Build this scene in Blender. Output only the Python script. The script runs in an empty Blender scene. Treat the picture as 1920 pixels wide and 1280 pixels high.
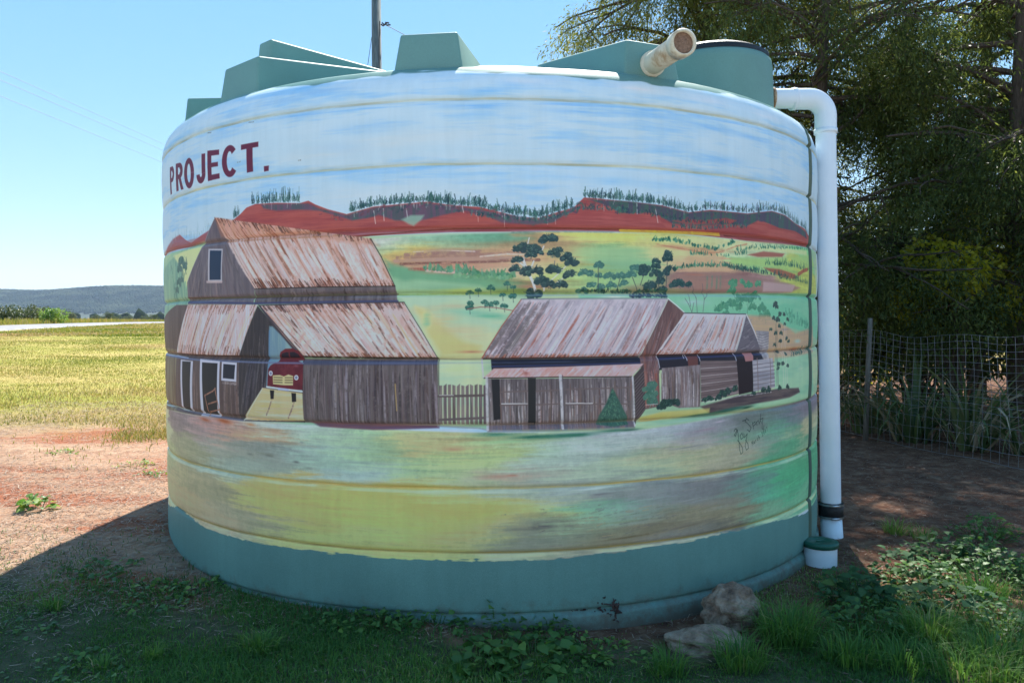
import bpy, bmesh, math, random
import numpy as np
from mathutils import Vector, Matrix, noise as mnoise
random.seed(7); rng = np.random.default_rng(11)
PI = math.pi
scene = bpy.context.scene
C = scene.collection

# ------------------------------------------------------------------ camera, sky, sun, exposure
EYE = 1.19                                        # camera height above the ground by the tank
FPX, PITCH, ROLL = 1447.1, -0.0242, -0.0085       # focal length in 1920-wide pixels, pitch, roll
cp, sp, cr, sr = math.cos(PITCH), math.sin(PITCH), math.cos(ROLL), math.sin(ROLL)
cam_data = bpy.data.cameras.new("camera")
cam = bpy.data.objects.new("camera", cam_data); C.objects.link(cam)
cam_data.sensor_width = 36.0
cam_data.lens = 36.0 * FPX / 1920.0
cam_data.clip_start = 0.05
cam_data.clip_end = 20000
right = Vector((cr, -sp * sr, cp * sr)); up = Vector((-sr, -sp * cr, cp * cr)); fwd = Vector((0, cp, sp))
cam.matrix_world = Matrix(((right.x, up.x, -fwd.x, 0), (right.y, up.y, -fwd.y, 0), (right.z, up.z, -fwd.z, EYE), (0, 0, 0, 1)))
scene.camera = cam

SUN_AZ, SUN_EL = math.radians(11.0), math.radians(52.0)   # azimuth to the right of +Y
world = bpy.data.worlds.new("World"); scene.world = world; world.use_nodes = True
wn = world.node_tree.nodes; wl = world.node_tree.links
sky = wn.new("ShaderNodeTexSky"); sky.sky_type = 'NISHITA'; sky.sun_disc = False
sky.sun_elevation = SUN_EL; sky.sun_rotation = SUN_AZ
sky.altitude = 500; sky.air_density = 1.0; sky.dust_density = 0.05; sky.ozone_density = 2.0
# the photograph's soft contrast: one even curve over the whole sky
gm = wn.new("ShaderNodeGamma"); gm.inputs[1].default_value = .35
hsv = wn.new("ShaderNodeHueSaturation"); hsv.inputs['Saturation'].default_value = 2.35; hsv.inputs['Value'].default_value = 1.0
wl.new(sky.outputs[0], gm.inputs[0]); wl.new(gm.outputs[0], hsv.inputs['Color']); wl.new(hsv.outputs[0], wn["Background"].inputs[0]); wn["Background"].inputs[1].default_value = 0.15
sun_data = bpy.data.lights.new("sun", 'SUN'); sun_data.energy = 2.85; sun_data.angle = math.radians(0.55)
sun_data.color = (1.0, 0.955, 0.88)
sun = bpy.data.objects.new("sun", sun_data); C.objects.link(sun)
sdir = Vector((math.sin(SUN_AZ) * math.cos(SUN_EL), math.cos(SUN_AZ) * math.cos(SUN_EL), math.sin(SUN_EL)))
sun.rotation_euler = sdir.to_track_quat('Z', 'Y').to_euler()
scene.view_settings.view_transform = 'Standard'; scene.view_settings.look = 'None'
scene.view_settings.exposure = 2.05; scene.view_settings.gamma = 1.0; scene.view_settings.use_curve_mapping = False
scene.render.engine = 'CYCLES'

# ------------------------------------------------------------------ helpers
def lin(c):
    """sRGB 0-255 to linear"""
    return tuple(((v / 255 + .055) / 1.055) ** 2.4 if v > 10 else v / 255 / 12.92 for v in c)

def tag(o, label=None, cat=None, group=None, kind=None):
    if label: o["label"] = label
    if cat: o["category"] = cat
    if group: o["group"] = group
    if kind: o["kind"] = kind
    return o

def empty(name, loc=(0, 0, 0), label=None, cat=None, group=None):
    o = bpy.data.objects.new(name, None); C.objects.link(o); o.location = loc
    o.empty_display_size = .1
    return tag(o, label, cat, group)

def mesh_obj(name, V, F, mat=None, parent=None, smooth=False, rel=None):
    """link vertices and faces as one object; rel moves world coordinates into the parent's frame"""
    V = np.asarray(V, dtype=np.float32).reshape(-1, 3)
    if rel is not None: V = V - np.asarray(rel, dtype=np.float32)
    me = bpy.data.meshes.new(name)
    if isinstance(F, np.ndarray):
        k = F.shape[1]; n = F.shape[0]
        me.vertices.add(len(V)); me.vertices.foreach_set('co', V.ravel())
        me.loops.add(n * k); me.loops.foreach_set('vertex_index', F.astype(np.int32).ravel())
        me.polygons.add(n); me.polygons.foreach_set('loop_start', np.arange(0, n * k, k, dtype=np.int32))
        me.polygons.foreach_set('loop_total', np.full(n, k, dtype=np.int32))
        me.update(calc_edges=True)
    else:
        me.from_pydata([tuple(map(float, v)) for v in V], [], F); me.update()
    if smooth: me.polygons.foreach_set('use_smooth', np.ones(len(me.polygons), dtype=bool))
    if mat: me.materials.append(mat)
    o = bpy.data.objects.new(name, me); C.objects.link(o)
    if parent: o.parent = parent
    return o

def add_tint(o, vals):
    """per-vertex random number used by foliage materials for natural colour variation"""
    at_ = o.data.attributes.new('tint', 'FLOAT', 'POINT'); at_.data.foreach_set('value', np.asarray(vals, dtype=np.float32))

class MB:
    """mesh builder"""
    def __init__(s): s.v = []; s.f = []
    def add(s, V, F):
        b = len(s.v); s.v += [tuple(v) for v in V]; s.f += [tuple(i + b for i in f) for f in F]
    def tube(s, path, rad, n=10, caps=True):
        path = [Vector(p) for p in path]
        if not isinstance(rad, (list, tuple)): rad = [rad] * len(path)
        V = []; F = []; ref = None
        for i, p in enumerate(path):
            t = (path[min(i + 1, len(path) - 1)] - path[max(i - 1, 0)]).normalized()
            if ref is None:
                ref = Vector((0, 0, 1)) if abs(t.z) < .9 else Vector((1, 0, 0))
            a = t.cross(ref).normalized(); b = a.cross(t).normalized(); ref = b
            for k in range(n):
                an = 2 * PI * k / n
                V.append(p + (a * math.cos(an) + b * math.sin(an)) * rad[i])
        for i in range(len(path) - 1):
            for k in range(n):
                F.append((i * n + k, i * n + (k + 1) % n, (i + 1) * n + (k + 1) % n, (i + 1) * n + k))
        if caps:
            F.append(tuple(range(n - 1, -1, -1))); F.append(tuple((len(path) - 1) * n + k for k in range(n)))
        s.add(V, F); return s
    def lathe(s, prof, n=48, cx=0, cy=0, z0=0, closed=False):
        V = []; F = []
        for r, z in prof:
            for k in range(n):
                a = 2 * PI * k / n; V.append((cx + r * math.cos(a), cy + r * math.sin(a), z0 + z))
        for i in range(len(prof) - 1):
            for k in range(n):
                F.append((i * n + k, i * n + (k + 1) % n, (i + 1) * n + (k + 1) % n, (i + 1) * n + k))
        s.add(V, F); return s
    def build(s, name, mat, parent=None, smooth=False, rel=None, bevel=0, seg=2):
        o = mesh_obj(name, s.v, s.f, mat, parent, smooth, rel)
        bm = bmesh.new(); bm.from_mesh(o.data); bmesh.ops.recalc_face_normals(bm, faces=bm.faces[:])
        if bevel:
            bmesh.ops.bevel(bm, geom=bm.edges[:], offset=bevel, segments=seg, affect='EDGES', profile=.6)
        bm.to_mesh(o.data); bm.free()
        if smooth: o.data.polygons.foreach_set('use_smooth', np.ones(len(o.data.polygons), dtype=bool))
        return o

# ------------------------------------------------------------------ materials
def new_mat(name):
    m = bpy.data.materials.new(name); m.use_nodes = True
    nt = m.node_tree
    return m, nt, nt.nodes["Principled BSDF"]

def N(nt, t, **kw):
    n = nt.nodes.new(t)
    for k, v in kw.items():
        if k.startswith('i_'): n.inputs[k[2:].replace('_', ' ')].default_value = v
        else: setattr(n, k, v)
    return n

def ramp(nt, stops):
    r = N(nt, 'ShaderNodeValToRGB'); e = r.color_ramp.elements
    while len(e) < len(stops): e.new(.5)
    for el, (p, c) in zip(e, stops): el.position = p; el.color = (*c, 1)
    return r

def noisy_mat(name, stops, scale=8, rough=.7, bump=.2, bscale=60, detail=6, spec=.4, dist=.01, stretch=None, metallic=0):
    m, nt, b = new_mat(name)
    tc = N(nt, 'ShaderNodeTexCoord'); src = tc.outputs['Object']
    if stretch:
        mp = N(nt, 'ShaderNodeMapping'); mp.inputs['Scale'].default_value = stretch
        nt.links.new(src, mp.inputs[0]); src = mp.outputs[0]
    n1 = N(nt, 'ShaderNodeTexNoise', i_Scale=scale, i_Detail=detail, i_Roughness=.6)
    nt.links.new(src, n1.inputs['Vector'])
    r = ramp(nt, stops); nt.links.new(n1.outputs[0], r.inputs[0]); nt.links.new(r.outputs[0], b.inputs['Base Color'])
    n2 = N(nt, 'ShaderNodeTexNoise', i_Scale=bscale, i_Detail=4)
    nt.links.new(src, n2.inputs['Vector'])
    bp = N(nt, 'ShaderNodeBump', i_Strength=bump, i_Distance=dist)
    nt.links.new(n2.outputs[0], bp.inputs['Height']); nt.links.new(bp.outputs[0], b.inputs['Normal'])
    b.inputs['Roughness'].default_value = rough; b.inputs['Specular IOR Level'].default_value = spec
    b.inputs['Metallic'].default_value = metallic
    return m

def leaf_mat(name, stops, rough=.5, trans=.35, trans_col=None, spec=.35):
    """leaf or grass: colour from the tint attribute, light comes through thin blades"""
    m, nt, b = new_mat(name)
    a = N(nt, 'ShaderNodeAttribute'); a.attribute_name = 'tint'
    r = ramp(nt, stops); nt.links.new(a.outputs['Fac'], r.inputs[0]); nt.links.new(r.outputs[0], b.inputs['Base Color'])
    b.inputs['Roughness'].default_value = rough; b.inputs['Specular IOR Level'].default_value = spec
    tr = N(nt, 'ShaderNodeBsdfTranslucent')
    mx = N(nt, 'ShaderNodeMixShader'); mx.inputs[0].default_value = trans
    hs = N(nt, 'ShaderNodeHueSaturation', i_Saturation=1.1, i_Value=1.9 if trans_col is None else trans_col)
    hs.inputs['Hue'].default_value = .485
    nt.links.new(r.outputs[0], hs.inputs['Color']); nt.links.new(hs.outputs[0], tr.inputs[0])
    nt.links.new(b.outputs[0], mx.inputs[1]); nt.links.new(tr.outputs[0], mx.inputs[2])
    nt.links.new(mx.outputs[0], nt.nodes['Material Output'].inputs[0])
    return m

GREEN_PLASTIC = (0.155, 0.295, 0.255)
def plastic_green(name='tank_green'):
    m, nt, b = new_mat(name)
    tc = N(nt, 'ShaderNodeTexCoord')
    n1 = N(nt, 'ShaderNodeTexNoise', i_Scale=2.2, i_Detail=5); nt.links.new(tc.outputs['Object'], n1.inputs['Vector'])
    c = GREEN_PLASTIC
    r = ramp(nt, [(.3, tuple(v * .86 for v in c)), (.7, tuple(v * 1.12 for v in c))])
    nt.links.new(n1.outputs[0], r.inputs[0])
    n3 = N(nt, 'ShaderNodeTexNoise', i_Scale=420, i_Detail=2); nt.links.new(tc.outputs['Object'], n3.inputs['Vector'])
    r3 = ramp(nt, [(.35, (.82, .84, .84)), (.65, (1.1, 1.1, 1.1))]); nt.links.new(n3.outputs[0], r3.inputs[0])
    mx = N(nt, 'ShaderNodeMix', data_type='RGBA', blend_type='MULTIPLY'); mx.inputs[0].default_value = .8
    nt.links.new(r.outputs[0], mx.inputs[6]); nt.links.new(r3.outputs[0], mx.inputs[7]); nt.links.new(mx.outputs[2], b.inputs['Base Color'])
    bp = N(nt, 'ShaderNodeBump', i_Strength=.25, i_Distance=.002); nt.links.new(n3.outputs[0], bp.inputs['Height']); nt.links.new(bp.outputs[0], b.inputs['Normal'])
    b.inputs['Roughness'].default_value = .55; b.inputs['Specular IOR Level'].default_value = .4
    return m
M = {}
M['green'] = plastic_green()
M['pvc'] = noisy_mat('white_pvc', [(.3, (.76, .80, .84)), (.6, (.82, .85, .88))], scale=5, rough=.38, bump=.05, spec=.5)
M['pvc_old'] = noisy_mat('stained_pvc', [(.36, (.42, .28, .15)), (.46, (.68, .60, .44)), (.7, (.78, .73, .58))], scale=7, rough=.5, bump=.1)
M['rust_stain'] = noisy_mat('rust_stain', [(.4, (.30, .16, .08)), (.65, (.6, .45, .3))], scale=25, rough=.8)
M['mesh_screen'] = noisy_mat('brown_mesh_screen', [(.3, (.12, .07, .045)), (.7, (.30, .18, .12))], scale=120, rough=.8)
M['black'] = noisy_mat('black_rubber', [(.3, (.008, .008, .009)), (.7, (.02, .02, .022))], scale=20, rough=.5, bump=.3, bscale=200)
M['steel'] = noisy_mat('clamp_steel', [(.3, (.4, .4, .42)), (.7, (.6, .6, .62))], scale=20, rough=.3, metallic=.9)
M['cap_green'] = noisy_mat('dark_green_cap', [(.3, (.012, .085, .055)), (.7, (.02, .12, .08))], scale=9, rough=.45, bump=.1)
M['wire'] = noisy_mat('galvanised_wire', [(.3, (.26, .27, .28)), (.7, (.42, .42, .44))], scale=12, rough=.4, metallic=.8)
M['post'] = noisy_mat('weathered_post', [(.3, (.10, .085, .07)), (.7, (.24, .21, .17))], scale=12, rough=.9, bump=.5, bscale=80, stretch=(6, 6, .6))
M['pole'] = noisy_mat('grey_pole_wood', [(.3, (.05, .07, .07)), (.7, (.22, .25, .24))], scale=6, rough=.85, bump=.4, bscale=40, stretch=(8, 8, .5))
M['cable'] = noisy_mat('dark_cable', [(.3, (.02, .02, .025)), (.7, (.05, .05, .05))], scale=20, rough=.6)
M['powerline'] = noisy_mat('weathered_line', [(.3, (.16, .2, .24)), (.7, (.22, .26, .3))], scale=20, rough=.6)
M['rock'] = noisy_mat('brown_rock', [(.28, (.06, .038, .026)), (.42, (.22, .145, .10)), (.6, (.38, .28, .20)), (.8, (.48, .38, .29))], scale=16, rough=.95, bump=1.0, bscale=55, detail=10, dist=.02)
M['bark'] = noisy_mat('bark', [(.3, (.045, .03, .022)), (.7, (.13, .095, .07))], scale=8, rough=.95, bump=.8, bscale=30, stretch=(6, 6, 1))
M['leaf_conifer'] = leaf_mat('conifer_leaf', [(0, (.045, .065, .018)), (.5, (.105, .13, .03)), (.85, (.17, .175, .045)), (1, (.24, .20, .07))], trans=.45, spec=.22, rough=.5)
M['leaf_dark'] = leaf_mat('dark_leaf', [(0, (.028, .045, .016)), (.6, (.07, .10, .026)), (1, (.14, .16, .04))], trans=.42, spec=.22, rough=.5)
M['leaf_gold_sunlit'] = leaf_mat('golden_leaf_sunlit', [(0, (.16, .18, .02)), (1, (.48, .46, .05))], trans=.55)  # sunlight put into the leaf colour, so shaded shrubs look lit through
M['leaf_weed'] = leaf_mat('weed_leaf', [(0, (.035, .09, .024)), (.6, (.08, .18, .04)), (1, (.20, .29, .06))], trans=.3)
M['leaf_blue'] = leaf_mat('grey_green_leaf', [(0, (.03, .08, .035)), (.6, (.065, .14, .055)), (.9, (.12, .19, .055)), (1, (.20, .16, .08))], trans=.3, spec=.15, rough=.65)
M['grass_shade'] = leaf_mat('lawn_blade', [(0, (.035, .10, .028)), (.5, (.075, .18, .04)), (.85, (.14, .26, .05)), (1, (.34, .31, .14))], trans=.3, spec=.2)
M['grass_field'] = leaf_mat('field_blade', [(0, (.11, .17, .025)), (.4, (.22, .235, .045)), (.72, (.37, .29, .11)), (1, (.50, .38, .22))], trans=.3, spec=.2, trans_col=1.3)
M['straw'] = leaf_mat('straw', [(0, (.10, .065, .05)), (.5, (.27, .19, .14)), (1, (.45, .36, .26))], trans=.1, spec=.2, trans_col=1.0)
M['strap'] = leaf_mat('strap_leaf', [(0, (.05, .09, .03)), (.55, (.12, .16, .055)), (.75, (.34, .26, .15)), (1, (.5, .42, .29))], trans=.3)

# ------------------------------------------------------------------ measuring: directions seen from the camera, places on the tank wall
TANK = (-0.1157, 5.0515); TR = 1.95             # axis and radius of the tank
def ray(x, y):
    u = (x - 960) / FPX; v = -(y - 640) / FPX
    u, v = cr * u - sr * v, sr * u + cr * v
    return Vector((u, cp - sp * v, sp + cp * v))
def at(x, y, Y):
    d = ray(x, y); return Vector((d.x * Y / d.y, Y, EYE + d.z * Y / d.y))
def WP(x, y, R=TR + .014):
    d = ray(x, y); a = d.x ** 2 + d.y ** 2; b = d.x * TANK[0] + d.y * TANK[1]; c = TANK[0] ** 2 + TANK[1] ** 2 - R * R
    t = (b - math.sqrt(max(b * b - a * c, 0))) / a; p = d * t
    return (math.atan2(p.x - TANK[0], -(p.y - TANK[1])) * TR * 1000, (p.z + EYE) * 1000)
def sstep(a, b, x):
    t = np.clip((np.asarray(x, float) - a) / (b - a), 0, 1); return t * t * (3 - 2 * t)
def gz(x, y):
    """height of the land"""
    x = np.asarray(x, float); y = np.asarray(y, float)
    d = np.hypot(x, y)
    left = sstep(1.0, -2.2, x)
    z = -.05 + .05 * sstep(.5, -.8, x) + .07 * sstep(-.9, -2.2, x) * sstep(2.6, 4.4, y) - .03 * np.exp(-((x - .6) ** 2 + (y - 3.1) ** 2) / .3)
    far = 1.6 * (1 - np.exp(-np.clip(d - 4.2, 0, None) / 38.))
    z = z + far * np.maximum(left, sstep(25, 90, d))
    z = z + .0062 * np.clip(d - 150, 0, 900)
    hill = 119 * np.exp(-((y - 2600) / 420.) ** 2) * (1 + .05 * np.sin(x / 210.) + .03 * np.sin(x / 73. + 1)) + 22 * np.exp(-((y - 1900) / 260.) ** 2) * (.5 + .5 * np.sin(x / 260. + 2.3))
    z = z + hill
    z = z + .006 * np.sin(x * 5.1 + 1.3 * np.sin(y * 3.3)) * np.sin(y * 6.3 + x) * (d < 60)
    return z

# ------------------------------------------------------------------ the mural, painted stroke by stroke in wall coordinates
# (mm along the curved wall from its middle, mm above the ground); the picture is flat print on the tank
PXM, WS0, WS1, WZ0, WZ1 = 500, -3.06, 3.06, -.06, 2.34
cw, ch = int((WS1 - WS0) * PXM), int((WZ1 - WZ0) * PXM)
img = np.zeros((ch, cw, 3), dtype=np.float32)
MMP = 2.14                                     # one brush unit in mm
def blur1(a, n, ax):
    if n < 2: return a
    c = np.cumsum(np.concatenate([a, np.take(a, range(n), axis=ax)], axis=ax), axis=ax)
    hi = np.take(c, range(n, n + a.shape[ax]), axis=ax); lo = np.take(c, range(0, a.shape[ax]), axis=ax)
    return (hi - lo) / n
def streak(wx, wy, seed):
    g = np.random.default_rng(seed); out = 0
    for k, wgt in ((1, .5), (3, .8), (8, 1.0)):
        a = g.standard_normal((ch, cw)).astype(np.float32)
        for _ in range(2): a = blur1(blur1(a, max(1, int(wx * k)), 1), max(1, int(wy * k)), 0)
        out = out + wgt * a / a.std()
    return (out / out.std()).astype(np.float32)
TEX = {'h': streak(14, 1, 1), 'v': streak(1, 14, 2), 'n': streak(4, 4, 3), 'hb': streak(30, 5, 4), 'g': streak(1, 1, 5)}
def tp(pts):
    p = np.asarray(pts, dtype=np.float32).reshape(-1, 2) / 1000
    return np.stack([(p[:, 0] - WS0) * PXM, (p[:, 1] - WZ0) * PXM], 1)
def box(p, pad):
    x0 = max(0, int(p[:, 0].min() - pad)); x1 = min(cw, int(p[:, 0].max() + pad) + 2)
    y0 = max(0, int(p[:, 1].min() - pad)); y1 = min(ch, int(p[:, 1].max() + pad) + 2)
    if x1 <= x0 or y1 <= y0: return None
    yy, xx = np.mgrid[y0:y1, x0:x1].astype(np.float32)
    return x0, x1, y0, y1, xx, yy
def segd(xx, yy, a, b):
    d = b - a; L = float(d @ d) + 1e-9
    t = np.clip(((xx - a[0]) * d[0] + (yy - a[1]) * d[1]) / L, 0, 1)
    return (xx - a[0] - t * d[0]) ** 2 + (yy - a[1] - t * d[1]) ** 2, t
def col(c, c2, tex, amp, sl):
    c = np.array(c, dtype=np.float32) / 255
    if c2 is None: return c
    t = np.clip(.5 + TEX[tex][sl] * amp, 0, 1)[..., None]
    return c * (1 - t) + np.array(c2, dtype=np.float32) / 255 * t
def poly(pts, c, a=1.0, soft=.8, c2=None, tex='h', amp=.45, holes=0):
    p = tp(pts); b = box(p, soft * 2 + 1)
    if b is None: return
    x0, x1, y0, y1, xx, yy = b; ins = np.zeros(xx.shape, bool); dm = np.full(xx.shape, 1e9, np.float32)
    n = len(p)
    for i in range(n):
        A, B = p[i], p[(i + 1) % n]
        dm = np.minimum(dm, segd(xx, yy, A, B)[0])
        if A[1] != B[1]:
            cr_ = ((A[1] > yy) != (B[1] > yy)) & (xx < (B[0] - A[0]) * (yy - A[1]) / (B[1] - A[1]) + A[0]); ins ^= cr_
    sd = np.sqrt(dm) * np.where(ins, 1, -1)
    m = np.clip(sd / soft * .5 + .5, 0, 1) * a
    sl = (slice(y0, y1), slice(x0, x1)); m = m[..., None]
    img[sl] = img[sl] * (1 - m) + col(c, c2, tex, amp, sl) * m
def line(pts, w, c, a=1.0, dry=0.0, taper=False):
    """a brush line, w in brush units; dry lets the streaks of the bristles show"""
    P = tp(pts); W_ = w * MMP / 1000 * PXM / 2
    for i in range(len(P) - 1):
        b = box(P[i:i + 2], W_ + 2)
        if b is None: continue
        x0, x1, y0, y1, xx, yy = b
        d2, t = segd(xx, yy, P[i], P[i + 1]); ww = W_
        if taper: ww = W_ * np.sqrt(np.clip(1 - (2 * t - 1) ** 2, 0, 1)) + .25
        m = np.clip(ww - np.sqrt(d2) + .5, 0, 1) * a
        sl = (slice(y0, y1), slice(x0, x1))
        if dry: m = m * np.clip(1 - dry * (TEX['g'][sl] + .6), 0, 1)
        img[sl] = img[sl] * (1 - m[..., None]) + np.array(c, dtype=np.float32) / 255 * m[..., None]
def wash(pt, rx, ry, c, a=.6, ang=0, tex='h', rough=.26):
    """soft horizontal brush work: an elliptical patch broken by bristle streaks; rx, ry in brush units"""
    p = tp(pt)[0]; k = MMP / 1000 * PXM; rx *= k; ry *= k
    b = box(np.array([p]), max(rx, ry) * 1.7)
    if b is None: return
    x0, x1, y0, y1, xx, yy = b; ca, sa = math.cos(ang), math.sin(ang)
    u = ((xx - p[0]) * ca + (yy - p[1]) * sa) / rx; v = (-(xx - p[0]) * sa + (yy - p[1]) * ca) / ry
    sl = (slice(y0, y1), slice(x0, x1))
    m = np.exp(-1.7 * (u * u + v * v)) * a * np.clip(1 + rough * TEX[tex][sl], 0, 1.6)
    m = np.clip(m, 0, 1)[..., None]
    img[sl] = img[sl] * (1 - m) + np.array(c, dtype=np.float32) / 255 * m
U = random.uniform
def jit(c, j=10): 
    d = U(-j, j); return tuple(min(255, max(0, v + d + U(-j, j) * .4)) for v in c)
def lerp(a, b, t): return (a[0] + (b[0] - a[0]) * t, a[1] + (b[1] - a[1]) * t)
def strip(quad, cols, n, w=(2, 5), a=(.3, .8), part=(.25, 1), jx=.012, dry=.3):
    """strokes that run from the top edge (q0 q1) to the bottom edge (q3 q2)"""
    q0, q1, q2, q3 = quad
    for _ in range(n):
        u = U(.004, .996); t0 = U(0, 1); L = U(*part); t1 = min(1, t0 + L); t0 = max(0, t1 - L)
        u2 = min(.998, max(.002, u + U(-jx, jx)))
        A = lerp(lerp(q0, q1, u), lerp(q3, q2, u), t0); B = lerp(lerp(q0, q1, u2), lerp(q3, q2, u2), t1)
        line([A, B], U(*w), jit(random.choice(cols)), U(*a), dry=dry, taper=True)
def fringe(quad, cols, n, where='bottom', depth=(.03, .16), w=(1.5, 3), a=(.4, .9)):
    q0, q1, q2, q3 = quad
    for _ in range(n):
        u = U(0, 1); d = U(*depth); t0, t1 = ((1 - d, 1) if where == 'bottom' else (0, d))
        u2 = min(1, max(0, u + U(-.006, .006)))
        line([lerp(lerp(q0, q1, u), lerp(q3, q2, u), t0), lerp(lerp(q0, q1, u2), lerp(q3, q2, u2), t1)], U(*w), jit(random.choice(cols)), U(*a), dry=.3)
def along(pts, t):
    P = np.array(pts, float); d = np.r_[0, np.cumsum(np.hypot(*np.diff(P, axis=0).T))]; x = t * d[-1]
    return np.interp(x, d, P[:, 0]), np.interp(x, d, P[:, 1])
def treeline(pts, n, h, cols, w=(1, 2.2), spread=6, a=(.5, .95), trunks=0):
    for _ in range(n):
        x, z = along(pts, U(0, 1)); hh = (h[0] + (h[1] * 1.15 - h[0]) * U(0, 1) ** 2.2) * MMP; z += U(-spread * .3, spread) * MMP * .5
        c = jit(random.choice(cols), 14); wv = U(*w)
        for k in range(3):
            line([(x + U(-2, 2) * MMP, z + hh * k / 4), (x + U(-2.2, 2.2) * MMP, z + hh * (k + U(.5, 1.4)) / 3)], wv * U(.6, 1.3), jit(c, 8), U(*a))
    for _ in range(trunks):
        x, z = along(pts, U(0, 1)); z -= U(0, 14) * MMP; line([(x, z), (x + U(-3, 3), z + U(5, 13) * MMP)], .8, (200, 210, 220), .6)
def bush(pt, r, c, c2, n=40, flat=.8):
    """rounded painted foliage: dark dab with lighter strokes fanning over the top"""
    x, z = pt; r = r * MMP * 1.28
    for k in range(13):
        an = U(-.5, PI + .5); q = U(.1, .72) * r
        line([(x + q * math.cos(an) * 1.1, z + q * math.sin(an) * flat), (x + q * math.cos(an) * 1.35, z + q * math.sin(an) * flat - U(0, .2) * r)], r * U(.4, .8) / MMP, jit(c, 9), .95)
    for k in range(n):
        an = U(-.2, PI + .2) if U(0, 1) < .75 else U(0, 2 * PI); q0 = U(.2, .75) * r; q1 = q0 + U(.15, .4) * r
        line([(x + q0 * math.cos(an), z + q0 * math.sin(an) * flat), (x + q1 * math.cos(an), z + q1 * math.sin(an) * flat)], U(.8, 1.6), jit(random.choice([c, c, c2]), 10), U(.5, .95))

def blended(pts, cols_, region, sx=58, sz=15, warp=(16, 5), a=1.0, soft=2.5):
    """wet-in-wet ground: dabs of colour at places on the wall run into each other along the brush direction"""
    P = tp(pts); reg = tp(region); x0, x1 = int(max(0, reg[:, 0].min() - 4)), int(min(cw, reg[:, 0].max() + 4)); y0, y1 = int(max(0, reg[:, 1].min() - 4)), int(min(ch, reg[:, 1].max() + 4))
    q = 2; gy, gx_ = np.mgrid[y0:y1:q, x0:x1:q].astype(np.float32); k = MMP / 1000 * PXM; acc = np.zeros(gy.shape + (3,), np.float32); wsum = np.full(gy.shape, 1e-9, np.float32)
    for p, c in zip(P, cols_):
        w = np.exp(-.5 * np.sqrt(((gx_ - p[0]) / (sx * k)) ** 2 + ((gy - p[1]) / (sz * k)) ** 2) ** 1.6 * 2.2); acc += w[..., None] * np.array(c, np.float32); wsum += w
    acc /= wsum[..., None] * 255
    yy, xx = np.mgrid[y0:y1, x0:x1]; sl = (slice(y0, y1), slice(x0, x1))
    wx = xx + (TEX['h'][sl] * warp[0] + TEX['hb'][sl] * warp[0] * 1.4 + TEX['n'][sl] * 5) * k; wy = yy + (TEX['hb'][sl][:, ::-1] * warp[1] + TEX['h'][sl] * warp[1] * .6) * k
    ix = np.clip(((wx - x0) / q).astype(int), 0, gx_.shape[1] - 1); iy = np.clip(((wy - y0) / q).astype(int), 0, gy.shape[0] - 1); C_ = acc[iy, ix]
    C_ = C_ * (1 + .035 * TEX['h'][sl] + .02 * TEX['g'][sl])[..., None]
    old = img[sl].copy(); poly(region, (255, 0, 0), 1, soft); img_m = np.zeros(old.shape[:2], np.float32)
    ref = np.array([1., 0, 0], np.float32); den = np.abs(ref - old).sum(-1) + 1e-6; m_ = np.clip(np.abs(img[sl] - old).sum(-1) / den, 0, 1)[..., None] * a
    img[sl] = old * (1 - m_) + C_ * m_
# sky of the painting
img[:] = np.array([168, 200, 230], np.float32) / 255
zz = np.linspace(WZ0, WZ1, ch)[:, None]
h_ = TEX['hb']; t = np.clip(.42 + h_ * .16 + TEX['h'] * .10, 0, 1)[..., None]
img[:] = img * (1 - t) + np.array([176, 204, 232], np.float32) / 255 * t
t = np.clip(TEX['hb'][::-1] * .22 + TEX['h'] * .14 - .02, 0, .8)[..., None]
img[:] = img * (1 - t) + np.array([118, 178, 236], np.float32) / 255 * t
for x, z in [(-1591, 1979), (-1235, 2046), (-782, 2065), (-438, 1980), (-580, 1904)]: wash((x, z), 90, 16, (120, 175, 232), .4)
for x, z in [(-4, 2049), (381, 2039), (658, 2041), (1011, 2021), (1330, 2011)]: wash((x, z), 90, 7, (108, 170, 235), .7, ang=0)
for x, z in [(424, 1908), (784, 1920), (1074, 1890), (785, 1997)]: wash((x, z), 85, 12, (120, 178, 238), .55)
for x, z in [(1074, 1786), (784, 1753), (537, 1762), (205, 1775), (-112, 1776), (-440, 1777)]: wash((x, z), 80, 12, (140, 190, 238), .5)
for x, z in [(-174, 1947), (-393, 1914), (-680, 1890), (-7, 1690), (-559, 1708), (-306, 1718)]: wash((x, z), 110, 20, (182, 203, 224), .55)
for x, z in [(208, 2155), (659, 2150), (1012, 2146), (1418, 2139)]: wash((x, z), 80, 12, (196, 208, 228), .6)
for x, z in [(-894, 2135), (-675, 2152), (-1156, 2116)]: wash((x, z), 70, 7, (130, 178, 228), .7)

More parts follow.
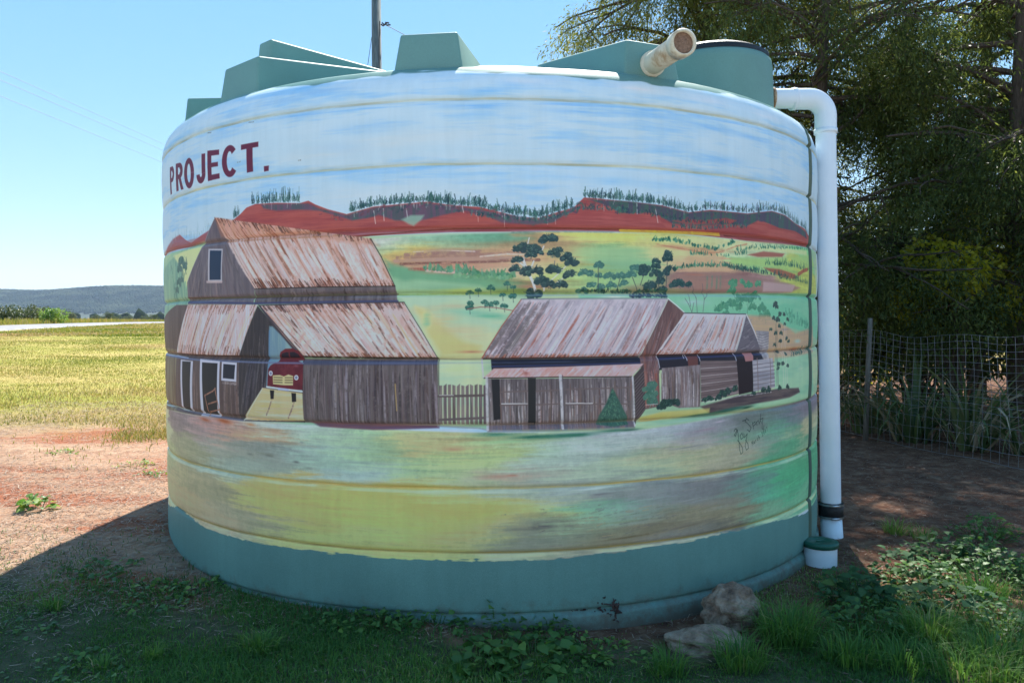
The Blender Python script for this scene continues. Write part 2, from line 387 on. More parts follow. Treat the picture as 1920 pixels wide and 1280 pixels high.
# distant red range
RIDGE = [(-2232, 1553), (-2016, 1581), (-1821, 1619), (-1698, 1631), (-1624, 1601), (-1558, 1581), (-1475, 1599), (-1372, 1622), (-1269, 1626), (-1169, 1656), (-1124, 1676), (-1084, 1700), (-1027, 1711), (-902, 1706), (-783, 1695), (-738, 1703), (-704, 1685), (-645, 1662), (-560, 1638), (-517, 1647), (-442, 1663), (-329, 1669), (-220, 1675), (-113, 1658), (-7, 1650), (77, 1628), (151, 1609), (226, 1607), (301, 1631), (367, 1650), (409, 1691), (468, 1689), (537, 1684), (656, 1678), (757, 1672), (892, 1650), (1010, 1668), (1140, 1668), (1249, 1669), (1441, 1697), (1572, 1690), (1699, 1661), (1847, 1648), (1971, 1605)]
poly(RIDGE + [(1972, 1561), (1249, 1547), (783, 1560), (311, 1550), (-114, 1552), (-585, 1543), (-1031, 1553), (-2232, 1576)], (158, 74, 84), 1, .8, c2=(176, 88, 92), tex='h')
for x, z in [(-964, 1656), (-790, 1633), (-634, 1592), (-92, 1596), (-8, 1601), (445, 1598), (583, 1595), (1372, 1613), (1632, 1590)]: wash((x, z), 46, 9, (178, 84, 84), .75)
DARK = (62, 84, 98)
poly([(-995, 1706), (-738, 1692), (-683, 1667), (-560, 1634), (-442, 1659), (-220, 1670), (-92, 1653), (-7, 1639), (119, 1617), (225, 1601), (301, 1623), (400, 1659), (378, 1624), (290, 1589), (204, 1579), (77, 1588), (3, 1622), (-71, 1636), (-156, 1620), (-221, 1605), (-264, 1597), (-352, 1604), (-419, 1628), (-466, 1617), (-536, 1611), (-584, 1626), (-684, 1658), (-789, 1669), (-903, 1672), (-979, 1687)], DARK, .88, 2.2, c2=(88, 80, 108), tex='v', amp=.5)
poly([(423, 1685), (608, 1681), (757, 1670), (892, 1648), (1010, 1664), (1249, 1667), (1441, 1695), (1572, 1687), (1699, 1658), (1867, 1634), (1888, 1603), (1632, 1608), (1465, 1620), (1329, 1644), (1249, 1614), (1106, 1614), (950, 1596), (810, 1599), (731, 1635), (656, 1641), (584, 1625), (514, 1658)], (62, 72, 98), .9, 2.2, c2=(52, 92, 92), tex='v', amp=.6)
poly([(810, 1612), (892, 1621), (980, 1621), (1106, 1638), (1175, 1633), (1147, 1617), (1010, 1609), (892, 1598)], (170, 76, 80), .85, 2)
poly([(1268, 1616), (1372, 1643), (1517, 1624), (1699, 1624), (1857, 1606), (1888, 1565), (1417, 1567), (1268, 1587)], (166, 74, 80), .95, 1.5, c2=(176, 88, 90))
poly([(312, 1610), (389, 1648), (445, 1656), (537, 1637), (656, 1628), (744, 1614), (783, 1580), (536, 1567), (312, 1568), (268, 1576)], (178, 92, 98), .9, 1.8, c2=(160, 76, 84), tex='h')
for i in range(60):
    x, z = [(-1060, 1700), (-738, 1683), (-560, 1629), (-220, 1651), (-7, 1627), (225, 1594), (400, 1663)][i % 7]
poly([(-2232, 1565), (-2015, 1587), (-1821, 1624), (-1698, 1634), (-1610, 1595), (-1475, 1599), (-1357, 1628), (-1335, 1590), (-1407, 1579), (-1611, 1570), (-2232, 1571)], (128, 112, 150), .62, 2, c2=(140, 90, 110), tex='h')
TC = [(48, 82, 92), (58, 100, 100), (40, 70, 84), (72, 108, 112)]
treeline([(-1053, 1711), (-902, 1708), (-783, 1702)], 110, (8, 24), TC, w=(.8, 1.7), trunks=6)
treeline([(-1172, 1661), (-1131, 1671)], 26, (8, 20), TC, w=(.8, 1.6))
treeline([(-1912, 1578), (-1682, 1627), (-1545, 1590), (-1357, 1624)], 60, (10, 26), [(130, 165, 185), (110, 150, 160)], w=(.7, 1.4), a=(.25, .55))
treeline([(-548, 1646), (-442, 1667), (-220, 1677), (-113, 1660)], 210, (6, 17), TC, w=(.9, 1.9), trunks=18)
treeline([(-220, 1677), (-113, 1662), (-7, 1650), (119, 1622), (226, 1611), (301, 1636)], 230, (7, 18), TC, w=(.9, 2.1), trunks=10)
treeline([(-50, 1618), (77, 1601), (204, 1592), (312, 1610), (400, 1642), (608, 1643)], 150, (4, 11), TC, w=(1, 2), trunks=8)
treeline([(301, 1638), (367, 1654)], 30, (5, 18), TC, w=(.8, 1.6))
treeline([(409, 1693), (537, 1689), (656, 1683), (757, 1676), (892, 1654)], 220, (6, 17), TC, w=(.9, 2), trunks=8)
treeline([(892, 1654), (1010, 1673), (1140, 1673), (1249, 1674), (1441, 1702), (1572, 1695)], 190, (6, 17), TC + [(60, 60, 92)], w=(.9, 2), trunks=5)
treeline([(1572, 1690), (1699, 1661), (1847, 1648), (1910, 1613)], 90, (8, 22), TC, w=(.8, 1.7))
treeline([(537, 1628), (656, 1632), (757, 1619), (921, 1608), (1175, 1609), (1249, 1629)], 130, (4, 10), [(52, 62, 86), (54, 96, 92)], w=(1, 2))
treeline([(810, 1581), (980, 1584), (1249, 1605)], 90, (4, 9), TC, w=(1, 1.8))
for q in ([(-79, 1657), (-73, 1629)], [(-440, 1646), (-434, 1594)], [(-399, 1653), (-397, 1605)], [(639, 1675), (641, 1632)], [(726, 1657), (739, 1600)], [(-303, 1649), (-299, 1611)]): line(q, 1.2, (196, 208, 220), .8)
line([(-560, 1638), (-517, 1647), (-442, 1663), (-329, 1669), (-220, 1675)], .9, (190, 200, 215), .6)
poly([(-325, 1607), (-286, 1623), (-231, 1622), (-242, 1605), (-275, 1580), (-297, 1589)], (128, 168, 162), .85, 2.4)

for _ in range(260):
    x = U(600, 1500); i = int(np.searchsorted([600, 660, 700, 800, 900, 1000, 1060, 1094, 1200, 1290, 1400, 1450, 1500], x)) - 1
    y = np.interp(x, [600, 650, 700, 800, 900, 1000, 1060, 1094, 1200, 1290, 1400, 1450, 1500], [392, 403, 392, 382, 391, 410, 395, 380, 384, 400, 402, 398, 424])
    p = WP(x, y + U(-3, 14)); line([p, (p[0] + U(-10, 10), p[1] + U(-3, 8))], U(2, 5), random.choice([(54, 78, 90), (60, 100, 98), (78, 66, 92), (46, 66, 82), (110, 70, 84)]), U(.35, .8), dry=.3)
for q in ([(-536, 1615), (-442, 1629)], [(3, 1618), (204, 1579)], [(757, 1623), (921, 1604)]): line(q, 4, (70, 92, 100), .5, dry=.4)

# fields of the painted valley
F0 = [(-2232, 1565), (-1031, 1548), (-585, 1541), (-114, 1549), (311, 1548), (783, 1557), (1249, 1545), (1972, 1561), (2192, 1567), (2319, 892), (2319, 757), (918, 737), (417, 738), (-187, 774), (-699, 763), (-2226, 739)]
poly(F0, (134, 180, 150), 1, 1.5, c2=(164, 194, 154), tex='hb', amp=.4)
poly([(-444, 1532), (-114, 1547), (204, 1554), (560, 1559), (560, 1546), (204, 1539), (-93, 1538)], (176, 205, 205), .7, 2.5)
line([(-585, 1541), (-308, 1556), (-114, 1566), (98, 1567), (333, 1568), (560, 1568), (783, 1566)], 3.2, (118, 52, 38), .75, dry=.1)
line([(119, 1545), (333, 1549), (536, 1550)], 7, (92, 120, 128), .8, dry=.2)
line([(571, 1562), (731, 1562), (921, 1565), (1073, 1566)], 7, (214, 190, 60), .85, dry=.1)
line([(1106, 1563), (1329, 1564), (1857, 1571)], 3.5, (110, 46, 40), .8); poly([(1147, 1568), (1417, 1570), (1867, 1572), (1848, 1557), (1417, 1545), (1193, 1549)], (158, 66, 66), .9, 1.5)
blended([(-398, 1517), (-222, 1519), (-51, 1510), (55, 1520), (203, 1509), (333, 1499), (467, 1527), (607, 1525), (783, 1520), (920, 1531), (1073, 1531), (-399, 1485), (-343, 1467), (-265, 1482), (-157, 1491), (-94, 1479), (55, 1478), (-310, 1440), (-179, 1455), (-9, 1440), (118, 1456), (224, 1435), (-180, 1416), (-9, 1414), (117, 1403), (267, 1392), (399, 1457), (512, 1458), (655, 1439), (606, 1372), (466, 1371), (756, 1485), (836, 1465), (920, 1445), (1041, 1430), (864, 1489), (1249, 1504), (1465, 1503), (1249, 1456), (1465, 1461), (1700, 1478), (1867, 1515), (920, 1365), (1106, 1369), (1329, 1338), (782, 1341), (1777, 1337), (-355, 1398), (-267, 1375), (-355, 1344), (-224, 1342), (-95, 1362), (-95, 1320), (53, 1339), (181, 1339), (332, 1338), (117, 1311), (-267, 1311)],
    [(186,200,200),(130,180,160),(110,170,144),(92,158,134),(168,140,104),(170,140,108),(196,202,110),(204,206,110),(196,204,130),(186,196,140),(190,196,150),(150,190,160),(216,190,90),(206,194,104),(150,190,150),(176,150,110),(176,140,104),(176,130,110),(170,130,124),(150,110,104),(186,150,124),(196,160,120),(170,120,104),(180,150,124),(196,176,150),(176,196,110),(176,190,120),(120,184,130),(112,180,134),(126,186,130),(140,190,124),(190,200,124),(208,186,134),(210,170,136),(206,164,130),(198,140,110),(170,196,160),(160,190,150),(130,190,130),(150,196,110),(170,190,90),(120,190,130),(140,104,110),(140,100,104),(160,124,130),(130,130,104),(170,190,90),(90,158,126),(96,160,124),(140,190,156),(136,190,160),(84,150,116),(170,190,110),(90,150,110),(150,120,90),(150,176,120),(120,160,90),(150,184,120)], [(-467, 1533), (-114, 1543), (204, 1550), (560, 1553), (783, 1557), (1249, 1545), (1972, 1561), (2195, 1330), (782, 1301), (202, 1298), (-345, 1303), (-366, 1377), (-410, 1464)], sx=40, sz=9, warp=(9, 2.5))
for q, c in (([(-310, 1466), (-179, 1470), (-9, 1474)], (150, 108, 112)), ([(-343, 1454), (-158, 1459), (-9, 1461), (150, 1469)], (160, 116, 110)), ([(-354, 1441), (-179, 1444), (118, 1448)], (176, 140, 134)), ([(-328, 1428), (-94, 1428), (118, 1439), (224, 1439)], (112, 66, 68)), ([(-310, 1419), (-115, 1422), (96, 1422)], (196, 148, 122)), ([(-288, 1408), (-137, 1407), (-9, 1414), (139, 1420)], (196, 150, 128)), ([(-293, 1406), (-223, 1406)], (178, 70, 62)), ([(-223, 1400), (-52, 1389)], (206, 180, 178))):
    line(q, 6, c, .8, dry=.35)
line([(-276, 1476), (-157, 1480), (-30, 1474)], 2, (208, 205, 215), .8, dry=.3); line([(-9, 1453), (97, 1463), (171, 1460)], 3, (212, 208, 205), .85, dry=.3)
wash([(224, 1413)][0], 60, 12, (204, 190, 140), .7); wash([(422, 1522)][0], 70, 8, (206, 214, 130), .85); wash([(536, 1459)][0], 80, 22, (140, 190, 140), .9)
wash([(399, 1468)][0], 50, 14, (158, 196, 140), .6); wash([(836, 1476)][0], 60, 12, (214, 206, 150), .75); wash([(920, 1531)][0], 80, 9, (200, 208, 150), .8)
poly([(-395, 1449), (-354, 1426), (-266, 1401), (-116, 1373), (53, 1350), (181, 1334), (-10, 1319), (-181, 1320), (-344, 1355), (-366, 1394)], (96, 164, 128), .85, 5)
poly([(-382, 1377), (-223, 1362), (-10, 1340), (32, 1312), (-224, 1306), (-352, 1291), (-360, 1345)], (134, 188, 152), .85, 4); wash([(-95, 1320)][0], 60, 6, (176, 200, 90), .8)
line([(-351, 1306), (-117, 1307), (159, 1307), (376, 1304)], 3, (140, 160, 60), .6, dry=.2)
wash([(332, 1388)][0], 60, 14, (160, 200, 140), .6); wash([(202, 1332)][0], 50, 5, (168, 122, 98), .8)
wash([(606, 1361)][0], 80, 14, (140, 186, 130), .6)
for x, y, rx, ry, c, a in ((820, 470, 60, 5, (170, 132, 110), .7), (900, 486, 70, 6, (176, 138, 124), .7), (1060, 470, 30, 12, (176, 150, 110), .6), (1120, 500, 50, 12, (116, 176, 136), .8), (1180, 470, 60, 10, (134, 186, 136), .8), (1170, 500, 70, 14, (120, 178, 138), .8), (1320, 500, 50, 4, (206, 168, 132), .8), (1240, 500, 20, 8, (200, 190, 140), .7), (1430, 490, 40, 6, (120, 184, 120), .7), (1350, 470, 40, 4, (200, 196, 156), .7), (820, 540, 70, 8, (112, 172, 140), .7), (760, 520, 20, 14, (92, 158, 126), .7)):
    wash(WP(x, y), rx, ry, c, a)
# below the valley line
poly([(-347, 1299), (-11, 1295), (159, 1286), (84, 1201), (-2, 1056), (-7, 945), (-5, 795), (-182, 796), (-179, 1049), (-316, 1279)], (160, 198, 172), .95, 3, c2=(178, 200, 160), tex='hb')
wash([(-225, 1242)][0], 60, 10, (188, 184, 140), .7); poly([(-272, 1257), (-225, 1242), (-161, 1181), (-76, 1117), (-12, 1095), (-13, 1063), (-98, 1059), (-166, 1057), (-226, 1150)], (216, 198, 120), .8, 7)
wash([(-54, 1234)][0], 66, 12, (120, 190, 168), .85, ang=-.1); wash([(31, 1218)][0], 40, 7, (90, 176, 146), .8, ang=-.1); wash([(-118, 1202)][0], 50, 8, (150, 200, 170), .7)
for x, y, rx, ry, c, a in ((830, 600, 40, 14, (196, 180, 130), .7), (860, 620, 50, 10, (190, 176, 136), .7), (850, 575, 50, 6, (182, 176, 142), .7), (870, 650, 40, 8, (204, 190, 124), .7), (800, 600, 10, 20, (120, 186, 150), .7)): wash(WP(x, y), rx, ry, c, a)
wash([(-33, 1138)][0], 40, 14, (196, 192, 150), .7); wash([(-44, 1074)][0], 30, 3, (176, 110, 84), .7); wash([(-98, 1010)][0], 50, 16, (196, 214, 160), .8)
poly([(387, 1300), (782, 1301), (1249, 1313), (2195, 1327), (2329, 1071), (1572, 1161), (1268, 1217), (1241, 1217), (863, 1222), (782, 1283), (387, 1282)], (96, 186, 152), .95, 3, c2=(112, 190, 158), tex='hb')
wash([(920, 1268)][0], 40, 8, (150, 192, 200), .75); wash([(535, 1291)][0], 40, 3, (190, 205, 200), .8)
# right hand valley: patchwork
wash([(756, 1474)][0], 40, 10, (206, 206, 140), .7); poly([(718, 1502), (809, 1509), (979, 1479), (1106, 1474), (979, 1483), (836, 1497)], (196, 140, 104), .6, 2)
poly([(892, 1467), (979, 1461), (1140, 1440), (1041, 1426), (949, 1432), (864, 1450)], (214, 170, 130), .85, 3); line([(731, 1511), (836, 1497), (979, 1483), (1057, 1486), (1175, 1520), (1249, 1533)], 3, (190, 120, 90), .7, dry=.2)
poly([(1249, 1523), (1465, 1528), (1888, 1543), (1888, 1516), (1372, 1511), (1211, 1507)], (190, 206, 150), .8, 3)
poly([(1249, 1485), (1372, 1506), (1572, 1507), (1544, 1490), (1329, 1479)], (166, 84, 76), .9, 1.8)
poly([(1140, 1466), (1465, 1476), (1986, 1529), (2086, 1474), (1572, 1436), (1249, 1437), (1126, 1438)], (150, 196, 112), .8, 4); wash([(1632, 1480)][0], 14, 5, (206, 210, 90), .8)
poly([(814, 1384), (920, 1400), (1106, 1400), (1329, 1382), (1572, 1370), (1777, 1350), (1632, 1323), (1329, 1319), (1009, 1321), (891, 1331), (769, 1330)], (140, 110, 112), .92, 3, c2=(156, 118, 112), tex='h')
poly([(1372, 1369), (1700, 1361), (1665, 1326), (1372, 1320)], (176, 152, 164), .8, 3); wash([(920, 1388)][0], 30, 3, (176, 110, 96), .7)
poly([(1372, 1432), (1516, 1431), (1700, 1413), (1700, 1390), (1544, 1394), (1417, 1419)], (166, 68, 62), .8, 2); line([(1737, 1415), (1820, 1437), (1889, 1446)], 9, (176, 74, 62), .8); wash([(1776, 1403)][0], 8, 5, (150, 190, 90), .8)
wash([(1820, 1338)][0], 22, 6, (176, 196, 96), .8)
GC = [(40, 110, 92), (52, 128, 100), (34, 92, 82), (70, 140, 116)]
treeline([(711, 1522), (809, 1527), (920, 1509), (1041, 1495), (1099, 1516), (1168, 1536)], 80, (3, 8), GC, w=(2, 3.6))
treeline([(892, 1471), (979, 1472), (1140, 1471), (1249, 1490), (1175, 1501), (1372, 1520), (1776, 1541), (1922, 1546)], 150, (3, 8), GC, w=(1.2, 2.4))
treeline([(814, 1406), (920, 1420), (1106, 1428), (1147, 1417), (1329, 1416)], 130, (4, 9), GC, w=(1.4, 2.8))
treeline([(1106, 1421), (1249, 1409), (1516, 1398), (1776, 1390)], 110, (4, 11), [(40, 82, 84), (36, 72, 78)], w=(1, 2.2))
treeline([(1381, 1447), (1572, 1449), (1776, 1443), (1911, 1442)], 100, (5, 16), [(28, 84, 76), (36, 100, 84)], w=(1, 2))
treeline([(1516, 1388), (1776, 1377), (1922, 1371), (1986, 1399)], 80, (4, 12), [(28, 84, 76), (40, 96, 84)], w=(1, 2.2))
treeline([(-232, 1404), (-116, 1394), (-10, 1378), (128, 1371)], 120, (4, 13), [(84, 150, 122), (62, 132, 100)], w=(2, 4))
treeline([(-116, 1373), (-10, 1365), (117, 1362)], 50, (3, 8), [(96, 160, 120)], w=(2, 4))
treeline([(1572, 1217), (1777, 1178), (1987, 1140)], 50, (7, 16), [(60, 150, 120), (52, 130, 110)], w=(1.6, 3))
# small gums in the paddock
for x, y, r in ((0, 0, 6), (1, 0, 5), (2, 0, 7), (3, 0, 6), (4, 0, 5), (5, 0, 6), (6, 0, 7), (7, 0, 5), (8, 0, 6), (9, 0, 6), (10, 0, 5), (11, 0, 7), (12, 0, 7)):
    p = [(-53, 1311), (-19, 1319), (30, 1327), (96, 1343), (121, 1331), (-51, 1266), (-53, 1249), (6, 1272), (51, 1267), (84, 1256), (78, 1301), (119, 1294), (25, 1261)][x]
    bush(p, r * .9, (44, 104, 96), (88, 148, 130), 16); line([p, (p[0] + 2, p[1] - 24)], 1.2, (50, 80, 80), .8)
line([(-62, 1245), (-11, 1253), (52, 1250), (120, 1237)], 2, (150, 100, 96), .8)
# large ghost gum
GB = (206, 208, 222)
for q, w in (([(210, 1315), (200, 1349), (185, 1381), (171, 1409), (160, 1445)], 5), ([(171, 1409), (156, 1422), (139, 1435)], 2.5), ([(181, 1388), (194, 1413), (203, 1435)], 2.5), ([(245, 1317), (243, 1332)], 3), ([(235, 1475), (244, 1494)], 2.2), ([(180, 1505), (186, 1528)], 1.8), ([(286, 1396), (287, 1435)], 1.5), ([(262, 1349), (299, 1381), (332, 1414)], 1.8), ([(277, 1336), (321, 1366), (354, 1381)], 1.8)):
    line(q, w, GB if w > 1.6 else (110, 110, 120), .95)
for x, y, r in ((972, 468, 11), (982, 464, 11), (1000, 468, 11), (1008, 474, 9), (1024, 450, 12), (1034, 448, 10), (1039, 476, 12), (1062, 484, 11), (1072, 494, 12), (969, 488, 9), (965, 504, 9), (988, 510, 12), (1003, 508, 12), (1040, 506, 13), (1069, 515, 11), (1013, 526, 12), (1026, 533, 12), (1052, 534, 10), (998, 554, 15), (985, 514, 9), (994, 478, 9), (1048, 470, 7)):
    bush(WP(x, y), r * .92, (40, 70, 78), (78, 118, 112), 34)
# mid trees
for x, y, r in ((1093, 512, 9), (1108, 514, 8), (1121, 498, 9), (1122, 518, 8), (1092, 546, 9), (1110, 535, 9), (1126, 540, 9), (1143, 518, 10), (1162, 518, 10), (1145, 536, 9), (1170, 532, 9), (1182, 516, 11), (1191, 504, 10), (1209, 506, 12), (1203, 512, 10), (1229, 490, 8), (1230, 500, 9), (1226, 513, 11), (1236, 516, 9), (1252, 478, 10), (1250, 485, 10), (1256, 504, 9), (1247, 514, 10), (1236, 529, 11), (1216, 536, 13), (1240, 545, 10), (1272, 532, 12), (1262, 536, 9), (1292, 534, 8)):
    dk = x > 1200
    bush(WP(x, y), r * .9, (34, 70, 78) if dk else (56, 112, 108), (70, 104, 104) if dk else (96, 152, 138), 30)
for q in ([(468, 1410), (468, 1317)], [(563, 1367), (549, 1317)], [(642, 1318), (618, 1372)], [(655, 1340), (670, 1384)], [(782, 1441), (777, 1319)], [(730, 1407), (745, 1318)]): line(q, 1.6, (56, 70, 84), .85)
treeline([(387, 1310), (558, 1308), (642, 1309), (782, 1312)], 110, (2, 6), [(34, 66, 72), (48, 104, 90)], w=(1.5, 3))
treeline([(606, 1291), (782, 1292)], 60, (1, 4), [(40, 66, 84)], w=(2, 4))
for x in (1325, 1334, 1343, 1350): line([WP(x, 541), WP(x, 519)], 5, (84, 128, 112), .7, dry=.3)
for x, y, r in ((1374, 532, 11), (1391, 530, 8), (1403, 535, 10), (1421, 532, 9), (1372, 545, 10), (1388, 560, 12), (1370, 570, 12), (1355, 575, 10), (1400, 560, 14), (1418, 556, 12), (1385, 577, 10), (1345, 580, 9), (1410, 575, 11), (1428, 578, 12), (1436, 590, 12), (1360, 588, 7), (1425, 595, 10)):
    bush(WP(x, y), r, (62, 138, 110), (92, 164, 128), 22)
for q in ([(1203, 1300), (1196, 1229)], [(1260, 1289), (1248, 1222)], [(1160, 1335), (1167, 1288)]): line(q, 1.3, (60, 90, 80), .7)
for q in ([(908, 1227), (891, 1263), (874, 1286)], [(908, 1227), (920, 1268)], [(937, 1227), (934, 1286), (914, 1340)], [(969, 1229), (979, 1286), (967, 1350)], [(979, 1282), (1015, 1321)], [(934, 1286), (920, 1320)], [(902, 1252), (894, 1304)]): line(q, 1.3, (86, 92, 104), .85)
treeline([(1329, 1197), (1633, 1088), (1987, 1129)], 10, (4, 8), GC, w=(1.5, 3))
poly([(1241, 1212), (1417, 1212), (1700, 1126), (2017, 1157), (2051, 1021), (1633, 1005), (1417, 994), (1248, 1049)], (178, 140, 122), .8, 4, c2=(190, 150, 118), tex='h')
wash([(1737, 1086)][0], 25, 6, (150, 180, 180), .8); wash([(1700, 1047)][0], 30, 5, (190, 110, 72), .8); wash([(1572, 1146)][0], 28, 3, (128, 120, 136), .7)
poly([(1475, 1012), (1988, 1018), (2092, 735), (1328, 765), (1248, 844), (1465, 854)], (120, 186, 158), .9, 4, c2=(140, 196, 164), tex='hb'); wash([(1777, 951)][0], 26, 10, (160, 200, 170), .7)
treeline([(1646, 1010), (1777, 1021), (1988, 1038)], 50, (6, 16), [(44, 92, 86)], w=(1.4, 2.6))
treeline([(1620, 1176), (1777, 1159), (1987, 1129)], 50, (6, 16), [(70, 150, 124)], w=(1.6, 2.8))

# foreground meadow
FG = [(-2226, 747), (-1274, 770), (-597, 766), (-16, 748), (652, 740), (1248, 779), (2203, 788), (2314, 773), (2313, 144), (1871, 223), (1247, 214), (649, 218), (193, 204), (-128, 202), (-581, 208), (-1170, 205), (-1878, 221), (-2222, 226)]
poly(FG, (168, 186, 172), 1, 2, c2=(182, 192, 160), tex='hb', amp=.4)
blended([(-2236, 633), (-2006, 491), (-2236, 279), (-1696, 692), (-1626, 595), (-1390, 683), (-1278, 632), (-1194, 716), (-1051, 709), (-984, 749), (-863, 755), (-807, 713), (-700, 707), (-1053, 623), (-1160, 570), (-865, 641), (-701, 628), (-502, 703), (-454, 744), (-364, 696), (-274, 708), (-144, 688), (-59, 692), (-480, 594), (-601, 556), (-320, 599), (-167, 602), (-59, 624), (-17, 570), (-1755, 446), (-1477, 435), (-1284, 424), (-1605, 312), (-1379, 299), (-1205, 349), (-1131, 300), (-1024, 419), (-928, 487), (-812, 474), (-814, 372), (-872, 286), (-652, 453), (-578, 413), (-458, 497), (-604, 322), (-413, 422), (-321, 480), (-233, 514), (-234, 428), (-368, 326), (-148, 375), (-104, 494), (-60, 537), (-105, 321), (-19, 429), (-20, 321), (-63, 278), (-461, 266), (-816, 253), (47, 666), (197, 663), (110, 568), (218, 576), (327, 637), (462, 653), (603, 690), (753, 725), (554, 582), (371, 559), (701, 594), (860, 604), (917, 645), (1038, 612), (1039, 728), (1138, 661), (917, 691), (1209, 570), (1328, 606), (1417, 646), (1248, 735), (1516, 686), (1633, 725), (1778, 751), (1778, 658), (1633, 569), (1465, 540), (1870, 565), (67, 515), (195, 501), (326, 518), (461, 489), (109, 460), (216, 424), (392, 438), (530, 407), (506, 365), (24, 397), (87, 363), (216, 359), (325, 365), (369, 319), (108, 298), (259, 303), (483, 311), (601, 446), (752, 455), (650, 375), (805, 382), (778, 317), (601, 301), (976, 362), (976, 443), (1137, 411), (1103, 475), (1209, 317), (1103, 274), (1286, 440), (1371, 378), (1371, 304), (1633, 361), (1701, 429), (1870, 483), (1871, 291), (1416, 233), (2211, 311), (414, 251), (151, 253), (916, 258), (1465, 262)],
    [(176,186,160),(150,160,130),(190,172,140),(128,118,124),(140,142,124),(150,132,138),(136,142,140),(170,130,130),(186,156,124),(160,176,170),(172,192,206),(150,182,172),(148,180,156),(124,132,136),(140,158,160),(138,164,168),(140,174,168),(142,176,152),(150,190,158),(122,154,130),(166,178,124),(196,160,122),(150,184,142),(150,180,180),(150,180,196),(148,184,142),(160,184,146),(168,196,140),(156,168,158),(152,146,120),(146,138,118),(132,126,110),(172,154,128),(164,148,132),(150,142,128),(140,138,124),(172,170,112),(186,166,106),(196,168,104),(176,168,106),(160,172,116),(180,178,104),(182,176,106),(198,176,100),(164,178,118),(176,182,108),(196,172,98),(200,176,104),(190,172,100),(168,180,114),(176,174,110),(178,182,116),(156,178,156),(192,166,108),(196,176,100),(152,172,134),(160,170,118),(176,176,116),(186,180,120),(166,186,128),(150,180,176),(172,140,132),(152,160,164),(156,178,182),(160,180,184),(160,176,186),(156,172,190),(146,168,164),(154,176,164),(150,168,150),(158,160,134),(146,146,156),(160,160,140),(130,136,150),(100,136,124),(140,140,160),(150,146,136),(142,146,150),(104,140,136),(96,110,112),(86,150,128),(92,112,124),(110,106,124),(160,160,136),(66,142,116),(70,142,120),(120,152,134),(146,164,168),(150,166,170),(136,150,166),(110,112,126),(186,180,112),(160,176,128),(94,156,138),(110,158,152),(124,164,146),(186,172,106),(130,136,128),(82,78,92),(140,164,136),(118,130,120),(104,108,116),(108,112,114),(114,108,96),(116,122,138),(108,114,130),(110,124,132),(112,118,120),(104,94,84),(110,104,96),(112,104,94),(104,108,126),(112,104,104),(96,94,112),(120,108,96),(86,82,86),(74,120,122),(72,148,134),(96,150,132),(64,150,122),(58,148,116),(56,140,108),(90,158,136),(100,140,134),(60,130,110),(118,112,110),(150,160,140),(112,110,118),(110,160,140)], FG)
for x, y, rx, ry, c, a in ((420, 789, 36, 6, (188, 92, 50), .95), (385, 787, 26, 5, (176, 92, 60), .8), (470, 796, 20, 4, (190, 122, 70), .7), (470, 851, 12, 3, (92, 98, 104), .8), (505, 853, 16, 4, (84, 84, 90), .8), (556, 866, 10, 3.5, (92, 98, 106), .8), (580, 878, 10, 3, (92, 98, 104), .7), (566, 829, 6, 2, (110, 120, 130), .6),
    (930, 814, 50, 5, (40, 110, 96), .9), (1000, 820, 70, 6, (36, 100, 84), .95), (1070, 816, 60, 5, (44, 108, 92), .9), (1150, 807, 44, 4, (60, 120, 100), .85), (1180, 806, 26, 3, (50, 96, 84), .8), (940, 828, 60, 4, (140, 190, 140), .6), (650, 798, 40, 2.5, (190, 202, 210), .6), (930, 893, 40, 5, (168, 120, 112), .6), (960, 891, 14, 2.5, (180, 100, 90), .6), (850, 842, 26, 4, (196, 138, 112), .6),
    (1000, 990, 34, 3.5, (60, 54, 70), .9), (965, 993, 26, 3, (84, 80, 96), .7), (1020, 986, 24, 2.5, (66, 60, 76), .8), (1125, 926, 26, 3, (84, 80, 100), .8), (1105, 917, 30, 1.8, (196, 208, 226), .7), (1115, 931, 22, 3, (96, 88, 110), .6), (1290, 838, 44, 1.6, (96, 96, 128), .6), (1340, 925, 26, 4, (84, 86, 104), .6), (1405, 905, 20, 3, (60, 90, 96), .6), (1170, 1008, 60, 3, (84, 72, 60), .6), (1290, 985, 60, 3, (88, 76, 70), .6),
    (1360, 770, 60, 4, (28, 84, 66), .95), (1310, 778, 50, 3.5, (34, 92, 76), .85), (1400, 764, 26, 3, (24, 70, 60), .9), (1240, 778, 44, 4, (190, 180, 84), .9), (1220, 788, 36, 1.8, (160, 110, 50), .8), (1310, 772, 60, 2, (186, 184, 110), .5), (1260, 792, 60, 2, (130, 180, 190), .7), (1350, 790, 24, 2.5, (180, 170, 200), .7), (1320, 806, 40, 3, (146, 116, 140), .6)):
    wash(WP(x, y), rx, ry, c, a, ang=(x - 920) * .00016)
for x, z in [(WP(U(1000, 1400), U(950, 1010))) for _ in range(160)]:
    line([(x, z), (x + U(20, 60), z + U(0, 12))], U(.8, 1.8), random.choice([(90, 84, 98), (150, 130, 110), (80, 76, 90)]), U(.3, .7), dry=.5)
for _ in range(2600):
    x, y = U(320, 1510), U(800, 1046); p = WP(x, y); L = U(14, 60)
    i0 = int((p[1] / 1000 - WZ0) * PXM); j0 = int((p[0] / 1000 - WS0) * PXM)
    if not (0 <= i0 < ch and 0 <= j0 < cw): continue
    base = img[i0, j0] * 255
    line([p, (p[0] + L * 2, p[1] + L * (x - 920) * .0004)], U(.7, 2.4), jit(tuple(base), 16), U(.3, .7), dry=.5)

